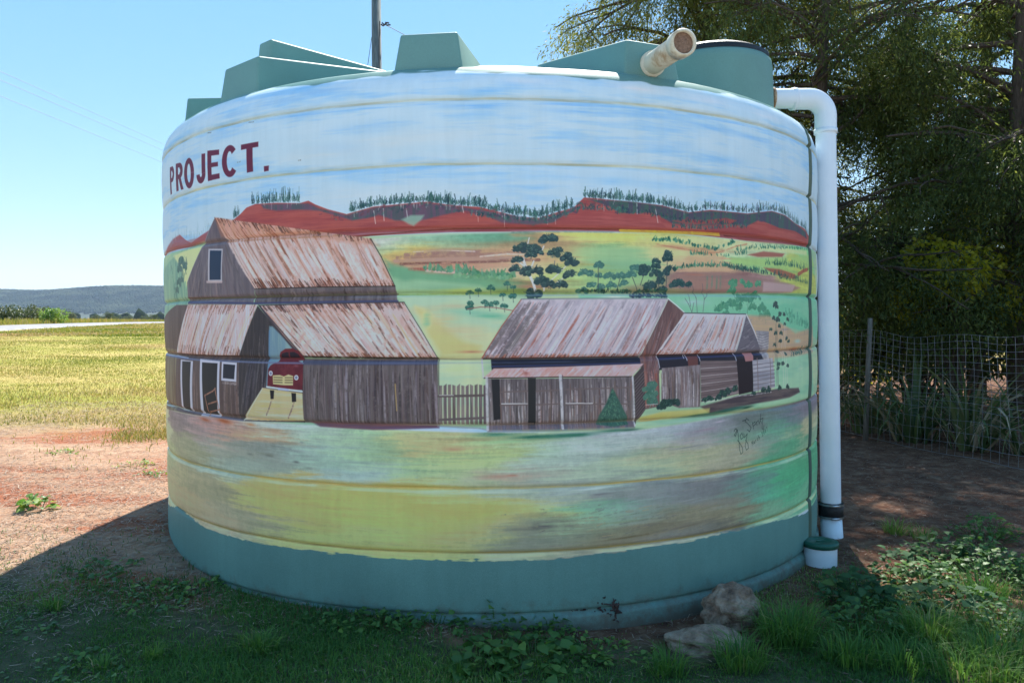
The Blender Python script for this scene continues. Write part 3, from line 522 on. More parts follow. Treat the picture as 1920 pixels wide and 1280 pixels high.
# ---- barn
WD = [(88, 84, 100), (104, 98, 110), (74, 70, 84), (120, 112, 122), (92, 82, 88)]
DKW = [(64, 56, 62), (84, 76, 84), (98, 90, 98), (120, 112, 118), (54, 48, 56), (78, 66, 68)]
RS = [(206, 196, 214), (196, 160, 156), (186, 126, 108), (214, 206, 220), (150, 84, 62), (176, 118, 100), (120, 76, 66), (200, 178, 186)]
poly([(-2238, 1455), (-1687, 1555), (-1407, 1579), (-1606, 1395), (-1612, 1288), (-1800, 1052), (-2235, 1045)], (96, 150, 140), .95, 3, c2=(130, 176, 150), tex='v')
poly([(-1828, 1539), (-1413, 1564), (-1579, 1407), (-1622, 1370), (-1691, 1477)], (190, 206, 150), .95, 3)
for k in range(60):
    p = WP(U(310, 350), U(480, 600)); line([p, (p[0] + U(-20, 20), p[1] - U(15, 50))], U(3, 8), random.choice([(66, 112, 112), (90, 150, 130), (120, 180, 150), (60, 100, 104)]), U(.4, .8), dry=.3)
for x, y, r in ((341, 492, 9), (347, 498, 8), (338, 505, 8), (336, 530, 8), (342, 525, 7), (332, 545, 7)): bush(WP(x, y), r * 1.6, (70, 108, 108), (96, 140, 128), 18)
poly([(-1315, 1676), (-1606, 1395), (-1612, 1290), (-1054, 1278), (-1042, 1348)], (88, 84, 100), 1, .8, c2=(106, 100, 116), tex='v')
strip([(-1408, 1571), (-1230, 1559), (-1054, 1285), (-1611, 1298)], WD, 90, part=(.2, .6)); line([(-1315, 1676), (-1172, 1519), (-1042, 1348)], 3, (48, 52, 72), .8); line([(-1315, 1676), (-1434, 1556), (-1606, 1395)], 1.5, (150, 160, 180), .6)
q = [(-1315, 1676), (-455, 1534), (-355, 1340), (-1042, 1345)]
poly(q, (196, 158, 156), 1, .8, c2=(204, 184, 194), tex='v')
strip(q, RS, 300, w=(2, 6)); strip(q, [(140, 78, 58), (160, 92, 70), (110, 66, 56)], 60, w=(1.5, 4), part=(.1, .4)); strip(q, [(214, 208, 222), (204, 196, 214)], 70, w=(3, 8), part=(.4, .9))
poly([(-1315, 1676), (-791, 1589), (-455, 1534), (-417, 1503), (-791, 1555), (-1270, 1585), (-1290, 1623)], (186, 130, 104), .45, 4, c2=(176, 100, 76), tex='v'); line([(-1229, 1561), (-791, 1553), (-585, 1554)], 4, (178, 110, 66), .6, dry=.3)
fringe(q, [(96, 56, 48), (140, 78, 58), (70, 44, 44)], 170); fringe(q, [(120, 72, 58), (84, 60, 60)], 120, 'top', (.02, .12)); line([(-1042, 1345), (-689, 1343), (-355, 1340)], 2.4, (40, 34, 42), .9); line([(-455, 1534), (-410, 1460), (-355, 1340)], 2, (44, 40, 46), .8)
q = [(-1042, 1343), (-353, 1338), (-345, 1278), (-1044, 1278)]; poly(q, (86, 80, 92), 1, .8, c2=(104, 96, 106), tex='v'); strip(q, DKW, 90, part=(.4, 1)); line([(-1610, 1321), (-1043, 1308), (-345, 1308)], 2.5, (84, 66, 52), .8); line([(-1611, 1301), (-1044, 1283), (-345, 1280)], 4.5, (52, 62, 112), .8)
poly([(-1379, 1540), (-1259, 1532), (-1268, 1386), (-1385, 1391)], (168, 172, 196), .9, .8); poly([(-1365, 1532), (-1268, 1525), (-1276, 1394), (-1370, 1397)], (34, 54, 86), 1, .7); poly([(-1399, 1394), (-1263, 1388), (-1268, 1379), (-1399, 1384)], (176, 160, 172), .9, .8)
# lower part
poly([(-2236, 1221), (-1783, 1292), (-1612, 1288), (-1639, 1030), (-184, 1049), (-180, 783), (-778, 777), (-1137, 765), (-1363, 766), (-1833, 759), (-2233, 740)], (92, 80, 82), 1, .8, c2=(80, 68, 72), tex='v')
poly([(-2235, 1059), (-1800, 1062), (-1353, 1057), (-1147, 1061), (-1148, 1032), (-1354, 1027), (-1802, 1030), (-2235, 1030)], (98, 78, 72), 1, 1, c2=(70, 58, 62), tex='v')
poly([(-2235, 1074), (-1799, 1070), (-1822, 760), (-2233, 740)], (122, 122, 104), .85, 1.5, c2=(96, 82, 70), tex='v')
q = [(-1612, 1288), (-1027, 1276), (-1155, 1053), (-1800, 1052)]; poly(q, (204, 198, 220), 1, .8, c2=(186, 160, 168), tex='v')
strip(q, [(216, 212, 230), (206, 200, 222), (190, 160, 160), (204, 190, 160), (150, 100, 90)], 130, w=(2, 6), part=(.3, .9)); fringe(q, [(130, 80, 70), (160, 104, 88)], 90, 'top', (.04, .2)); fringe(q, [(130, 80, 66), (100, 62, 56)], 80, 'bottom', (.04, .2)); line([(-1800, 1052), (-1402, 1049), (-1155, 1053)], 2, (60, 40, 44), .8)
poly([(-1027, 1273), (-1155, 1053), (-1162, 775), (-1129, 768), (-784, 777), (-779, 1056)], (52, 50, 58), 1, .8, c2=(66, 62, 66), tex='v')
strip([(-1045, 1234), (-975, 1164), (-981, 888), (-1155, 785)], [(84, 80, 92), (44, 44, 56), (100, 94, 104)], 60, w=(1, 2.4), part=(.2, .7))
poly([(-956, 1183), (-937, 1182), (-779, 1056), (-781, 905), (-981, 918)], (98, 140, 168), .95, 2, c2=(120, 160, 172), tex='v'); line([(-956, 1164), (-967, 980)], 3, (70, 120, 180), .7)
poly([(-1027, 1278), (-1008, 1273), (-784, 1056), (-801, 1056)], (66, 60, 72), 1, 1)
q = [(-1014, 1273), (-318, 1275), (-184, 1051), (-779, 1056)]; poly(q, (198, 176, 184), 1, .8, c2=(190, 150, 146), tex='n')
strip(q, RS + [(188, 168, 128)], 320, w=(2, 6)); strip(q, [(216, 212, 226)], 70, w=(3, 8), part=(.4, .9)); strip(q, [(110, 66, 54), (84, 56, 54)], 50, w=(1.5, 4), part=(.1, .35))
fringe(q, [(96, 62, 60), (130, 80, 66), (70, 52, 58)], 150, 'top', (.03, .16)); fringe(q, [(140, 84, 64), (110, 66, 56)], 90, 'bottom', (.02, .1)); line([(-779, 1054), (-450, 1051), (-184, 1049)], 4, (40, 36, 34), .9, dry=.2); line([(-1014, 1273), (-884, 1159), (-779, 1056)], 2.5, (44, 48, 66), .85); line([(-318, 1275), (-247, 1161), (-184, 1051)], 1.6, (44, 44, 50), .8); line([(-1014, 1273), (-639, 1275), (-318, 1275)], 2.2, (50, 46, 60), .8)
q = [(-779, 1045), (-184, 1047), (-180, 783), (-778, 779)]; poly(q, (84, 78, 84), 1, .8, c2=(100, 92, 98), tex='v'); strip(q, DKW + [(132, 128, 144)], 300, w=(1.5, 4.5)); line([WP(741, 720), WP(744, 770)], 2, (176, 150, 90), .8)
poly([(-779, 1038), (-184, 1040), (-184, 1023), (-779, 1020)], (52, 64, 104), .65, 2); line([(-779, 1047), (-784, 777)], 2, (44, 40, 46), .9); line([(-179, 1045), (-178, 783)], 1.5, (50, 44, 48), .8)
poly([(-751, 781), (-454, 783), (-180, 780), (-180, 768), (-454, 757), (-699, 763)], (112, 54, 70), .85, 1.8, c2=(90, 50, 76), tex='h')
# truck and drive
poly([(-1003, 917), (-782, 901), (-781, 784), (-1137, 770)], (204, 198, 176), 1, 1, c2=(206, 184, 134), tex='h')
strip([(-1137, 770), (-1047, 873), (-782, 883), (-781, 784)], [(214, 190, 120), (196, 200, 206), (190, 176, 150)], 8)
for q in ([(-950, 866), (-967, 830), (-986, 799)], [(-827, 859), (-844, 824), (-862, 792)]): line(q, 3.5, (110, 92, 96), .8, dry=.3)
line([(-1129, 768), (-1003, 914)], 1.6, (200, 206, 220), .8)
poly([(-910, 1045), (-898, 1073), (-871, 1087), (-834, 1089), (-800, 1078), (-781, 1056), (-779, 1038), (-910, 1032)], (128, 42, 54), 1, .7, c2=(110, 36, 48), tex='h'); poly([(-898, 1048), (-892, 1066), (-868, 1073), (-854, 1073), (-854, 1048)], (34, 32, 46), .95, .7); poly([(-848, 1073), (-823, 1074), (-801, 1063), (-795, 1049), (-849, 1049)], (34, 32, 46), .95, .7)
poly([(-969, 999), (-956, 1015), (-929, 1027), (-887, 1037), (-812, 1038), (-785, 1029), (-779, 1016), (-781, 914), (-871, 916), (-974, 925)], (124, 42, 56), 1, .7, c2=(100, 34, 50), tex='n'); wash([(-815, 1015)][0], 8, 4, (170, 90, 110), .6)
poly([(-942, 972), (-903, 975), (-879, 969), (-856, 978), (-830, 972), (-831, 933), (-880, 932), (-940, 935)], (206, 190, 136), 1, .7)
for y in (707.5, 712, 716.5): line([WP(514, y), WP(530, y + .6)], 1.8, (70, 58, 44), .9); line([WP(535, y + .6), WP(549, y + .8)], 1.8, (70, 58, 44), .9)
for x, y in ((508, 700), (556, 708)):
    p = WP(x, y); line([p, (p[0] + .5, p[1])], 10, (206, 210, 226), 1); line([p, (p[0] + .5, p[1])], 6.5, (110, 120, 160), 1)
line([(-977, 922), (-889, 916), (-784, 908)], 3.2, (206, 212, 228), 1); poly([(-913, 920), (-854, 917), (-854, 908), (-913, 911)], (150, 170, 214), 1, .6)
poly([(-959, 909), (-934, 908), (-938, 871), (-956, 870)], (34, 34, 40), 1, .7); poly([(-840, 901), (-815, 900), (-815, 864), (-838, 861)], (34, 34, 40), 1, .7)
# doors, window and chair of the left wall
strip([(-1803, 1017), (-1156, 1023), (-1162, 775), (-1822, 766)], [(120, 96, 92), (84, 70, 74), (130, 116, 118), (70, 58, 62)], 130, w=(1.5, 3))
line([(-2237, 1033), (-1802, 1033), (-1571, 1027), (-1354, 1025), (-1156, 1027), (-978, 1026), (-779, 1027)], 3.6, (92, 106, 150), .75); line([(-2239, 1036), (-1801, 1038), (-1625, 1033)], 2, (170, 190, 226), .8)
poly([(-1727, 1022), (-1559, 1019), (-1576, 775), (-1725, 774)], (170, 178, 206), 1, .8); poly([(-1702, 1015), (-1585, 1016), (-1603, 778), (-1699, 779)], (44, 46, 52), 1, .7)
poly([(-1481, 1032), (-1300, 1026), (-1308, 770), (-1481, 765)], (176, 184, 212), 1, .8); poly([(-1460, 1017), (-1318, 1016), (-1326, 779), (-1453, 777)], (42, 44, 48), 1, .7)
poly([(-1283, 1024), (-1171, 1022), (-1173, 937), (-1286, 939)], (176, 184, 212), 1, .8); poly([(-1271, 1015), (-1182, 1012), (-1188, 948), (-1273, 950)], (40, 44, 58), 1, .7); line([(-1277, 930), (-1177, 927)], 5, (150, 140, 148), .8, dry=.4)
line([(-2237, 757), (-1832, 781), (-1638, 776)], 3, (150, 184, 200), .8); line([(-1638, 776), (-1363, 771), (-1137, 767)], 3, (96, 104, 134), .7)
for q in ([(-1434, 863), (-1359, 887), (-1335, 901)], [(-1434, 863), (-1402, 769)], [(-1340, 901), (-1304, 776)], [(-1405, 825), (-1324, 843)], [(-1391, 789), (-1307, 805)]): line(q, 3.2, (150, 104, 88), 1, dry=.15)
# ---- fence
for i in range(12):
    x = 823 + i * 8.3; poly([WP(x, 722 + U(-2, 3)), WP(x + 6, 721 + U(-2, 3)), WP(x + 6.2, 796), WP(x, 796)], jit((98, 90, 94), 14), 1, .7, c2=(126, 118, 120), tex='v')
line([(-181, 897), (18, 900)], 4.5, (84, 74, 78), .95); line([(-177, 901), (-121, 901)], 1.5, (180, 184, 196), .8); line([(-178, 802), (17, 810)], 4.5, (90, 82, 88), .95)
line([(-187, 776), (-16, 767), (27, 756)], 3, (130, 140, 160), .7)
# ---- long shed
poly([(29, 1043), (668, 1041), (668, 1010), (616, 976), (33, 988)], (28, 32, 48), 1, .8); line([(33, 1015), (663, 1019)], 3, (44, 56, 104), .8)
q = [(152, 1281), (784, 1283), (648, 1044), (-7, 1048)]; GL = [(170, 168, 192), (140, 134, 158), (196, 196, 218), (120, 112, 130), (184, 176, 196), (160, 120, 130)]
poly(q, (160, 154, 178), 1, .8, c2=(180, 176, 198), tex='n'); strip(q, GL, 330, w=(2, 6)); strip(q, [(184, 84, 72), (176, 100, 92)], 34, w=(1.5, 4), part=(.15, .6)); strip(q, [(206, 206, 226)], 60, w=(2, 5), part=(.3, .7)); strip((q[0], lerp(q[0], q[1], .2), lerp(q[3], q[2], .2), q[3]), [(112, 104, 116), (98, 92, 104)], 40, w=(3, 7))
fringe(q, [(180, 92, 76), (90, 60, 64), (196, 120, 100)], 130, 'bottom', (.02, .08)); line([(-7, 1046), (308, 1046), (648, 1044)], 2.6, (40, 24, 30), .9); line([(152, 1281), (73, 1175), (-7, 1048)], 1.8, (176, 76, 70), .85); line([(152, 1283), (420, 1285), (784, 1285)], 1.8, (110, 110, 140), .9)
q = [(787, 1283), (871, 1222), (747, 1053), (653, 1046)]; poly([(787, 1283), (871, 1222), (739, 1053), (743, 834), (667, 824), (653, 1046)], (96, 72, 78), 1, .8, c2=(116, 88, 92), tex='v'); strip([(742, 1214), (835, 1240), (744, 972), (668, 975)], [(130, 84, 84), (84, 62, 70), (150, 130, 140)], 50, w=(1.2, 2.6)); strip([(668, 997), (734, 995), (743, 838), (672, 832)], [(150, 84, 76), (150, 144, 156), (84, 66, 74), (190, 96, 76)], 60, w=(1.4, 3)); line([(787, 1285), (830, 1256), (874, 1222)], 2, (204, 210, 228), .9); line([(787, 1281), (724, 1174), (653, 1046)], 1.4, (190, 196, 216), .8); line([(676, 1108), (677, 841)], 5, (160, 84, 70), .6, dry=.3)
q = [(40, 1007), (668, 1015), (614, 965), (1, 971)]; poly(q, (188, 168, 186), 1, .8, c2=(196, 150, 154), tex='n'); strip(q, [(206, 198, 214), (190, 130, 128), (200, 160, 160)], 220, w=(1.2, 3)); wash([(169, 984)][0], 7, 5, (176, 82, 72), .9); line([(1, 969), (307, 969), (614, 963)], 2.2, (46, 30, 40), .9)
q = [(12, 966), (621, 961), (627, 755), (16, 761)]; poly(q, (86, 80, 88), 1, .8, c2=(110, 104, 112), tex='v'); strip(q, [(150, 146, 158), (110, 104, 112), (70, 62, 70), (176, 176, 190), (112, 86, 80)], 240, w=(1.6, 4), part=(.3, .9))
for x in list(range(940, 990, 9)) + list(range(1006, 1050, 9)) + list(range(1064, 1180, 10)): line([WP(x, 712), WP(x + 1, 800)], 1.1, (56, 50, 58), .7)
poly([(31, 964), (63, 964), (66, 803), (38, 799)], (36, 38, 44), 1, .8); poly([(176, 967), (208, 966), (206, 762), (176, 762)], (38, 40, 44), 1, .8)
for q in ([(66, 912), (173, 915)], [(209, 914), (311, 917)], [(329, 918), (609, 919)], [(66, 859), (173, 861)], [(209, 859), (311, 861)], [(329, 858), (608, 851)], [(65, 781), (198, 783)], [(208, 783), (603, 782)]): line(q, 2.6, (100, 88, 92), .95); line([(329, 862), (440, 859)], 1.2, (190, 190, 204), .7); line([(70, 865), (173, 864)], 1, (190, 190, 204), .7)
poly([(10, 778), (627, 777), (627, 748), (14, 752)], (80, 84, 116), .6, 2, c2=(110, 90, 100), tex='v')
for q, w in (([(12, 971), (14, 761)], 5), ([(307, 975), (317, 761)], 5.5), ([(616, 961), (627, 759)], 3.5), ([(-7, 1046), (-1, 971)], 3)): line(q, w, (176, 182, 200), .95, dry=.15); line([(316, 975), (323, 761)], 1.4, (90, 84, 96), .7)
poly([(621, 965), (668, 1010), (675, 823), (630, 766)], (66, 58, 64), 1, .8)
for k in range(12): line([WP(1188, 716 + k * 7), WP(1208, 694 + k * 6.6)], 1.2, (110, 104, 114), .7)
poly([(526, 920), (542, 891), (560, 857), (591, 801), (598, 765), (532, 759), (458, 771), (467, 806), (500, 859)], (48, 92, 84), .97, 1.5)
for _ in range(160):
    a_ = U(0, 1); x = 1148 + U(-26, 28) * a_; y = 732 + 62 * a_; p = WP(x, y); line([p, (p[0] + U(-8, 8), p[1] - U(3, 12))], U(1, 2.4), random.choice([(44, 88, 80), (70, 122, 100), (34, 70, 68), (60, 110, 100)]), .8)
for k in range(5): bush(WP(1222 + U(-6, 6), 722 + k * 8), 10, (58, 106, 96), (84, 136, 118), 26)
line([(677, 843), (733, 845)], 1.2, (190, 196, 206), .8)
# ---- second shed
poly([(734, 1053), (1363, 1050), (1380, 1005), (954, 1011), (954, 988), (741, 986)], (36, 36, 50), 1, .8); line([(744, 1033), (954, 1034), (1371, 1035)], 3, (50, 58, 110), .7); poly([(884, 1040), (942, 1039), (942, 998), (890, 997)], (110, 62, 62), .9, 1)
q = [(866, 1222), (1237, 1217), (1170, 1049), (729, 1051)]; poly(q, (184, 184, 206), 1, .8, c2=(200, 196, 214), tex='n'); strip(q, [(206, 206, 224), (170, 168, 190), (186, 130, 124), (150, 146, 166), (196, 190, 208)], 190, w=(2, 5)); strip(q, [(190, 96, 80)], 20, w=(1.4, 3), part=(.15, .6)); strip(q, [(104, 96, 110)], 12, w=(2, 4), part=(.4, .9)); fringe(q, [(190, 104, 84), (150, 84, 76)], 70, 'bottom', (.03, .12)); line([(866, 1224), (1237, 1219)], 2, (70, 64, 84), .9); line([(729, 1049), (1170, 1046)], 2.2, (60, 34, 38), .9)
poly([(1237, 1217), (1170, 1046), (1363, 1050)], (96, 94, 112), 1, .8)
for k in range(26):
    y = U(605, 658); w_ = (y - 590) * .45; x = 1395 - (y - 590) * .22 + U(0, w_); line([WP(x, y), WP(x + U(4, 12), y - U(2, 6))], U(1, 2), random.choice([(130, 130, 148), (70, 70, 88)]), .7)
line([(1241, 1217), (1300, 1139), (1363, 1050)], 3, (186, 192, 212), .95); line([(1237, 1212), (1174, 1051)], 1.6, (196, 200, 220), .9)
poly([(1308, 1144), (1417, 1140), (1421, 1014), (1371, 1015)], (128, 128, 144), 1, 1, c2=(160, 162, 176), tex='n')
for k in range(8): line([WP(1417 + k * .5, 626 + k * 5), WP(1428, 629 + k * 5), WP(1440, 625 + k * 5)], 1.4, (96, 94, 112), .7)
q = [(741, 986), (954, 993), (953, 820), (748, 845)]; poly([(754, 994), (954, 1002), (953, 820), (839, 822), (749, 856)], (98, 86, 92), 1, .8, c2=(130, 122, 134), tex='v'); strip(q, [(150, 146, 160), (96, 80, 84), (116, 92, 88), (180, 180, 196), (64, 56, 64)], 130, w=(1.5, 3.2), part=(.3, 1))
q = [(954, 1018), (1181, 1013), (1188, 864), (956, 841)]; poly(q, (98, 84, 90), 1, .8, c2=(112, 98, 104), tex='h')
for k in range(10): line([WP(1313, 684 + k * 7.2), WP(1345, 682 + k * 6.8), WP(1383, 681 + k * 6)], 1.1, (176, 170, 184) if k % 2 else (70, 58, 66), .8)
poly([(1174, 1022), (1291, 1018), (1291, 868), (1188, 860)], (36, 30, 38), 1, .8); poly([(1225, 1045), (1295, 1045), (1295, 1008), (1237, 1006)], (176, 112, 120), .95, 1); line([(1163, 1046), (1174, 1013)], 2.5, (150, 160, 190), .9)
poly([(1287, 1009), (1455, 1015), (1475, 876), (1291, 868)], (130, 132, 152), 1, .8, c2=(160, 162, 180), tex='h')
for k in range(7): line([WP(1411, 684 + k * 7.5), WP(1451, 679 + k * 7.2)], 1.6, (92, 84, 98), .85)
for x in (1419, 1443): line([WP(x, 672), WP(x + 1, 735)], 2.6, (116, 96, 104), .95)
for q in ([(868, 1032), (870, 1050)], [(879, 1047), (884, 1022)], [(948, 1046), (954, 1018)], [(734, 1049), (744, 995)]): line(q, 1.6, (176, 182, 206), .9)
# slender trees and bank to the right of the second shed
poly([(953, 822), (1174, 856), (1490, 867), (1745, 855), (1769, 832), (1633, 816), (1328, 812), (1173, 803), (1008, 789)], (62, 52, 66), .95, 2, c2=(92, 78, 84), tex='h')
line([(965, 840), (1071, 843), (1192, 855), (1287, 853), (1440, 856)], 2, (180, 186, 200), .7, dry=.3)
poly([(652, 791), (754, 811), (1008, 812), (1008, 791), (806, 778), (652, 776)], (186, 182, 100), .8, 2.5)
wash(WP(1370, 768), 60, 5, (40, 96, 90), .95, ang=.07); wash(WP(1330, 778), 50, 4, (60, 116, 110), .8)
for x in (1455, 1457, 1468, 1472, 1475, 1458): line([WP(x, 724), WP(x - 2, 660 - U(0, 40)), WP(x - 3, 590 + U(0, 30))], 1.4, (196, 196, 200) if x > 1460 else (90, 90, 90), .75)
for x, y, r in ((1453, 571, 8), (1455, 576, 7), (1461, 590, 7), (1468, 590, 6), (1449, 597, 6), (1457, 600, 7), (1475, 599, 6), (1444, 618, 5), (1460, 612, 6), (1453, 625, 6), (1463, 625, 6), (1474, 635, 6), (1452, 647, 6), (1462, 640, 6), (1478, 640, 5), (1460, 660, 6), (1473, 664, 5), (1459, 683, 6), (1467, 682, 6), (1476, 686, 6), (1458, 690, 6), (1470, 608, 5)):
    bush(WP(x, y), r * .95, (48, 74, 74), (70, 120, 100), 12)
for x, y, r in ((1250, 757, 12), (1262, 755, 10), (1240, 762, 10), (1352, 738, 10), (1362, 735, 9), (1378, 730, 9), (1345, 745, 8), (1330, 748, 7), (1412, 738, 6), (1430, 732, 8), (1440, 731, 8), (1460, 728, 7), (1475, 725, 7), (1320, 750, 6)):
    bush(WP(x, y), r, (34, 62, 62), (62, 108, 92), 20)

# grooves of the tank where the brush did not reach, lower rim of the painting
gz_ = (np.arange(ch) / PXM + WZ0)[:, None]
wav = blur1(blur1(rng.standard_normal((1, cw)).astype(np.float32), 60, 1), 60, 1); wav /= wav.std()
for z, c, a in ((2080, (150, 160, 150), .75), (1824, (158, 164, 142), .7), (1569, (92, 66, 50), .3), (1312, (70, 90, 60), .35), (1045, (60, 50, 50), .35), (780, (90, 80, 60), .3), (524, (150, 134, 78), .8), (263, (112, 100, 62), .85)):
    m_ = np.clip((.0058 - np.abs(gz_ - z / 1000 - .0009 * wav)) / .003, 0, 1) * a * np.clip(.85 + .22 * TEX['h'], 0, 1.1)
    k_ = (1 + .07 * wav)[..., None] * np.array(c, np.float32) / 255
    img[:] = img * (1 - m_[..., None]) + k_ * m_[..., None]
for z, c, a, w_ in ((2062, (112, 172, 236), .55, .008), (250, (196, 194, 160), .6, .009), (1555, (140, 176, 220), .25, .005), (1298, (120, 160, 200), .3, .006), (1030, (90, 110, 160), .3, .006), (510, (180, 196, 190), .4, .008)):
    m_ = np.clip((w_ - np.abs(gz_ - z / 1000)) / .004, 0, 1) * a * np.clip(.5 + .5 * TEX['hb'] + .3 * TEX['h'], 0, 1.2)
    m_ = np.clip(m_, 0, 1)[..., None]; img[:] = img * (1 - m_) + np.array(c, np.float32) / 255 * m_

# lettering: unit-square shapes placed between four corners on the wall
def glyph(ch_, TL, TR, BR, BL, c):
    def m(u, v): a = lerp(TL, TR, u); b = lerp(BL, BR, u); return lerp(b, a, v)
    def R(u0, v0, u1, v1): poly([m(u0, v0), m(u1, v0), m(u1, v1), m(u0, v1)], c, 1, .9)
    def A(cx, cy, rx, ry, a0, a1, t, n=26):
        o = []; i_ = []
        for k in range(n + 1):
            a = math.radians(a0 + (a1 - a0) * k / n)
            o.append(m(cx + rx * math.cos(a), cy + ry * math.sin(a))); i_.append(m(cx + (rx - t) * math.cos(a), cy + (ry - t * .62) * math.sin(a)))
        poly(o + i_[::-1], c, 1, .9)
    if ch_ in 'PR': R(0, 0, .35, 1); R(0, .84, .6, 1); R(0, .42, .6, .58); A(.55, .71, .45, .29, -90, 90, .34)
    if ch_ == 'R': poly([m(.4, .45), m(.72, .45), m(1.02, 0), m(.68, 0)], c, 1, .9)
    if ch_ == 'O': A(.5, .5, .5, .52, 0, 360, .32, 40)
    if ch_ == 'J': R(.62, .3, 1, 1); A(.52, .3, .48, .33, -180, 0, .36)
    if ch_ == 'E': R(0, 0, .35, 1); R(0, .82, 1, 1); R(0, .43, .9, .58); R(0, 0, 1, .18)
    if ch_ == 'C': A(.5, .5, .5, .52, 42, 318, .32, 36)
    if ch_ == 'T': R(0, .82, 1, 1); R(.32, 0, .68, .9)
    if ch_ == '.': R(0, 0, 1, 1)
INK = (98, 46, 76)
for g, q in (('P', [(-1849, 1983), (-1764, 1979), (-1773, 1852), (-1860, 1848)]), ('R', [(-1736, 1982), (-1633, 1975), (-1640, 1846), (-1745, 1849)]), ('O', [(-1615, 1983), (-1499, 1975), (-1504, 1841), (-1622, 1844)]), ('J', [(-1479, 1984), (-1388, 1977), (-1392, 1852), (-1484, 1849)]),
    ('E', [(-1368, 1985), (-1270, 1977), (-1274, 1849), (-1373, 1849)]), ('C', [(-1249, 1984), (-1134, 1981), (-1137, 1847), (-1253, 1849)]), ('T', [(-1113, 1976), (-1003, 1976), (-1006, 1854), (-1116, 1850)]), ('.', [(-975, 1868), (-946, 1868), (-949, 1846), (-976, 1845)])):
    glyph(g, *q, INK)
for x, y in ((465, 230), (387, 250), (446, 305), (560, 302), (940, 965), (1010, 955)): line([WP(x, y), WP(x + U(3, 10), y - 1)], 2.5, (80, 80, 74), .7, dry=.5)
# signature and date
SG = (34, 50, 52)
for q in ([(1156, 698), (1163, 709), (1171, 709), (1175, 694), (1163, 676), (1157, 683), (1178, 704), (1184, 675), (1188, 645), (1193, 611), (1202, 592), (1215, 599), (1211, 621), (1191, 645), (1178, 657)], [(1208, 686), (1195, 676), (1202, 659), (1219, 667), (1208, 686)], [(1221, 683), (1226, 665), (1246, 680), (1238, 652), (1230, 625), (1240, 607), (1255, 614), (1250, 635), (1233, 652)],
          [(1259, 740), (1244, 749), (1233, 737), (1257, 721), (1275, 705), (1263, 688), (1247, 698)], [(1215, 740), (1238, 743)], [(1285, 729), (1293, 697)], [(1287, 721), (1303, 729), (1309, 718), (1293, 711)], [(1313, 730), (1320, 712)], [(1318, 724), (1332, 733)], [(1334, 729), (1339, 716)], [(1341, 720), (1347, 732), (1356, 719)], [(1354, 761), (1347, 736), (1371, 740), (1362, 713), (1360, 694), (1371, 686), (1376, 706)]):
    line(q, 1.5, SG, .95)
def script(txt, A, B, size, w):
    G = {'M': [(0, 0), (.1, 1), (.4, .4), (.7, 1), (.8, 0)], 'a': [(.6, .5), (.2, .6), (.1, .2), (.4, 0), (.6, .5), (.65, 0)], 'r': [(.1, 0), (.15, .6), (.2, .4), (.55, .6)], 'c': [(.6, .5), (.2, .55), (.1, .15), (.55, .05)], 'h': [(.1, 0), (.2, 1), (.15, .4), (.5, .5), (.55, 0)], '2': [(.1, .8), (.4, 1), (.6, .75), (.1, 0), (.7, 0)], '0': [(.35, 0), (.1, .5), (.35, 1), (.6, .5), (.35, 0)], '7': [(.1, 1), (.7, 1), (.3, 0)]}
    d = Vector((B[0] - A[0], B[1] - A[1])); L = d.length / len(txt); d.normalize(); nrm = Vector((-d.y, d.x))
    for i, c_ in enumerate(txt):
        if c_ in G: line([tuple(Vector(A) + d * (L * (i + u * .95)) + nrm * v * size) for u, v in G[c_]], w, SG, .8)
a_, b_ = [(1283, 622), (1412, 681)]; script("March 2007", a_, b_, 19, 1.1)
# dribbles, bare plastic strip at the right-hand seam and the end of the picture
for q in ([(-1260, 244), (-1261, 225)], [(-1240, 243), (-1240, 223)], [(-1466, 168), (-1467, 148)]): line(q, 1.5, (196, 200, 190), .8)
M_MASK = np.zeros((ch, cw), np.float32)           # 1 where paint covers the plastic
EDGE = [p for p in [(-2232, 210), (-1839, 265), (-1447, 238), (-1158, 233), (-811, 233), (-475, 236), (-192, 236), (75, 234), (324, 232), (441, 235), (700, 244), (1037, 250), (1511, 238), (1841, 210)]]
EDGE = [(-3100, 222)] + [(x, z) for x, z in EDGE] + [(3100, 225)]
zs = (np.arange(ch) / PXM + WZ0)[:, None]; ss = (np.arange(cw) / PXM + WS0)[None, :]
E_ = np.interp(ss[0] * 1000, [p[0] for p in EDGE], [p[1] for p in EDGE]) / 1000
E_ = E_ + np.interp(np.arange(cw), np.arange(0, cw, 9), rng.normal(0, .0014, len(range(0, cw, 9))))
M_MASK[:] = np.clip((zs - E_[None, :]) * PXM + .5 + TEX['h'] * 1.2, 0, 1)
M_MASK *= np.clip((2.195 - zs) * PXM / 3 + TEX['hb'] * 1.5 + 1, 0, 1)
ws = np.clip(1 - np.abs(zs - E_[None, :] - .006) / .006, 0, 1) * np.clip(TEX['hb'] * .6 + .3, 0, 1)
img[:] = img * (1 - ws[..., None] * .45) + np.array([206, 214, 214], np.float32) / 255 * ws[..., None] * .45

# ------------------------------------------------------------------ ground
nr, na = 230, 300
rr = np.r_[0, .6 * (9000 / .6) ** (np.arange(nr) / (nr - 1))]
an = np.linspace(0, 2 * PI, na, endpoint=False)
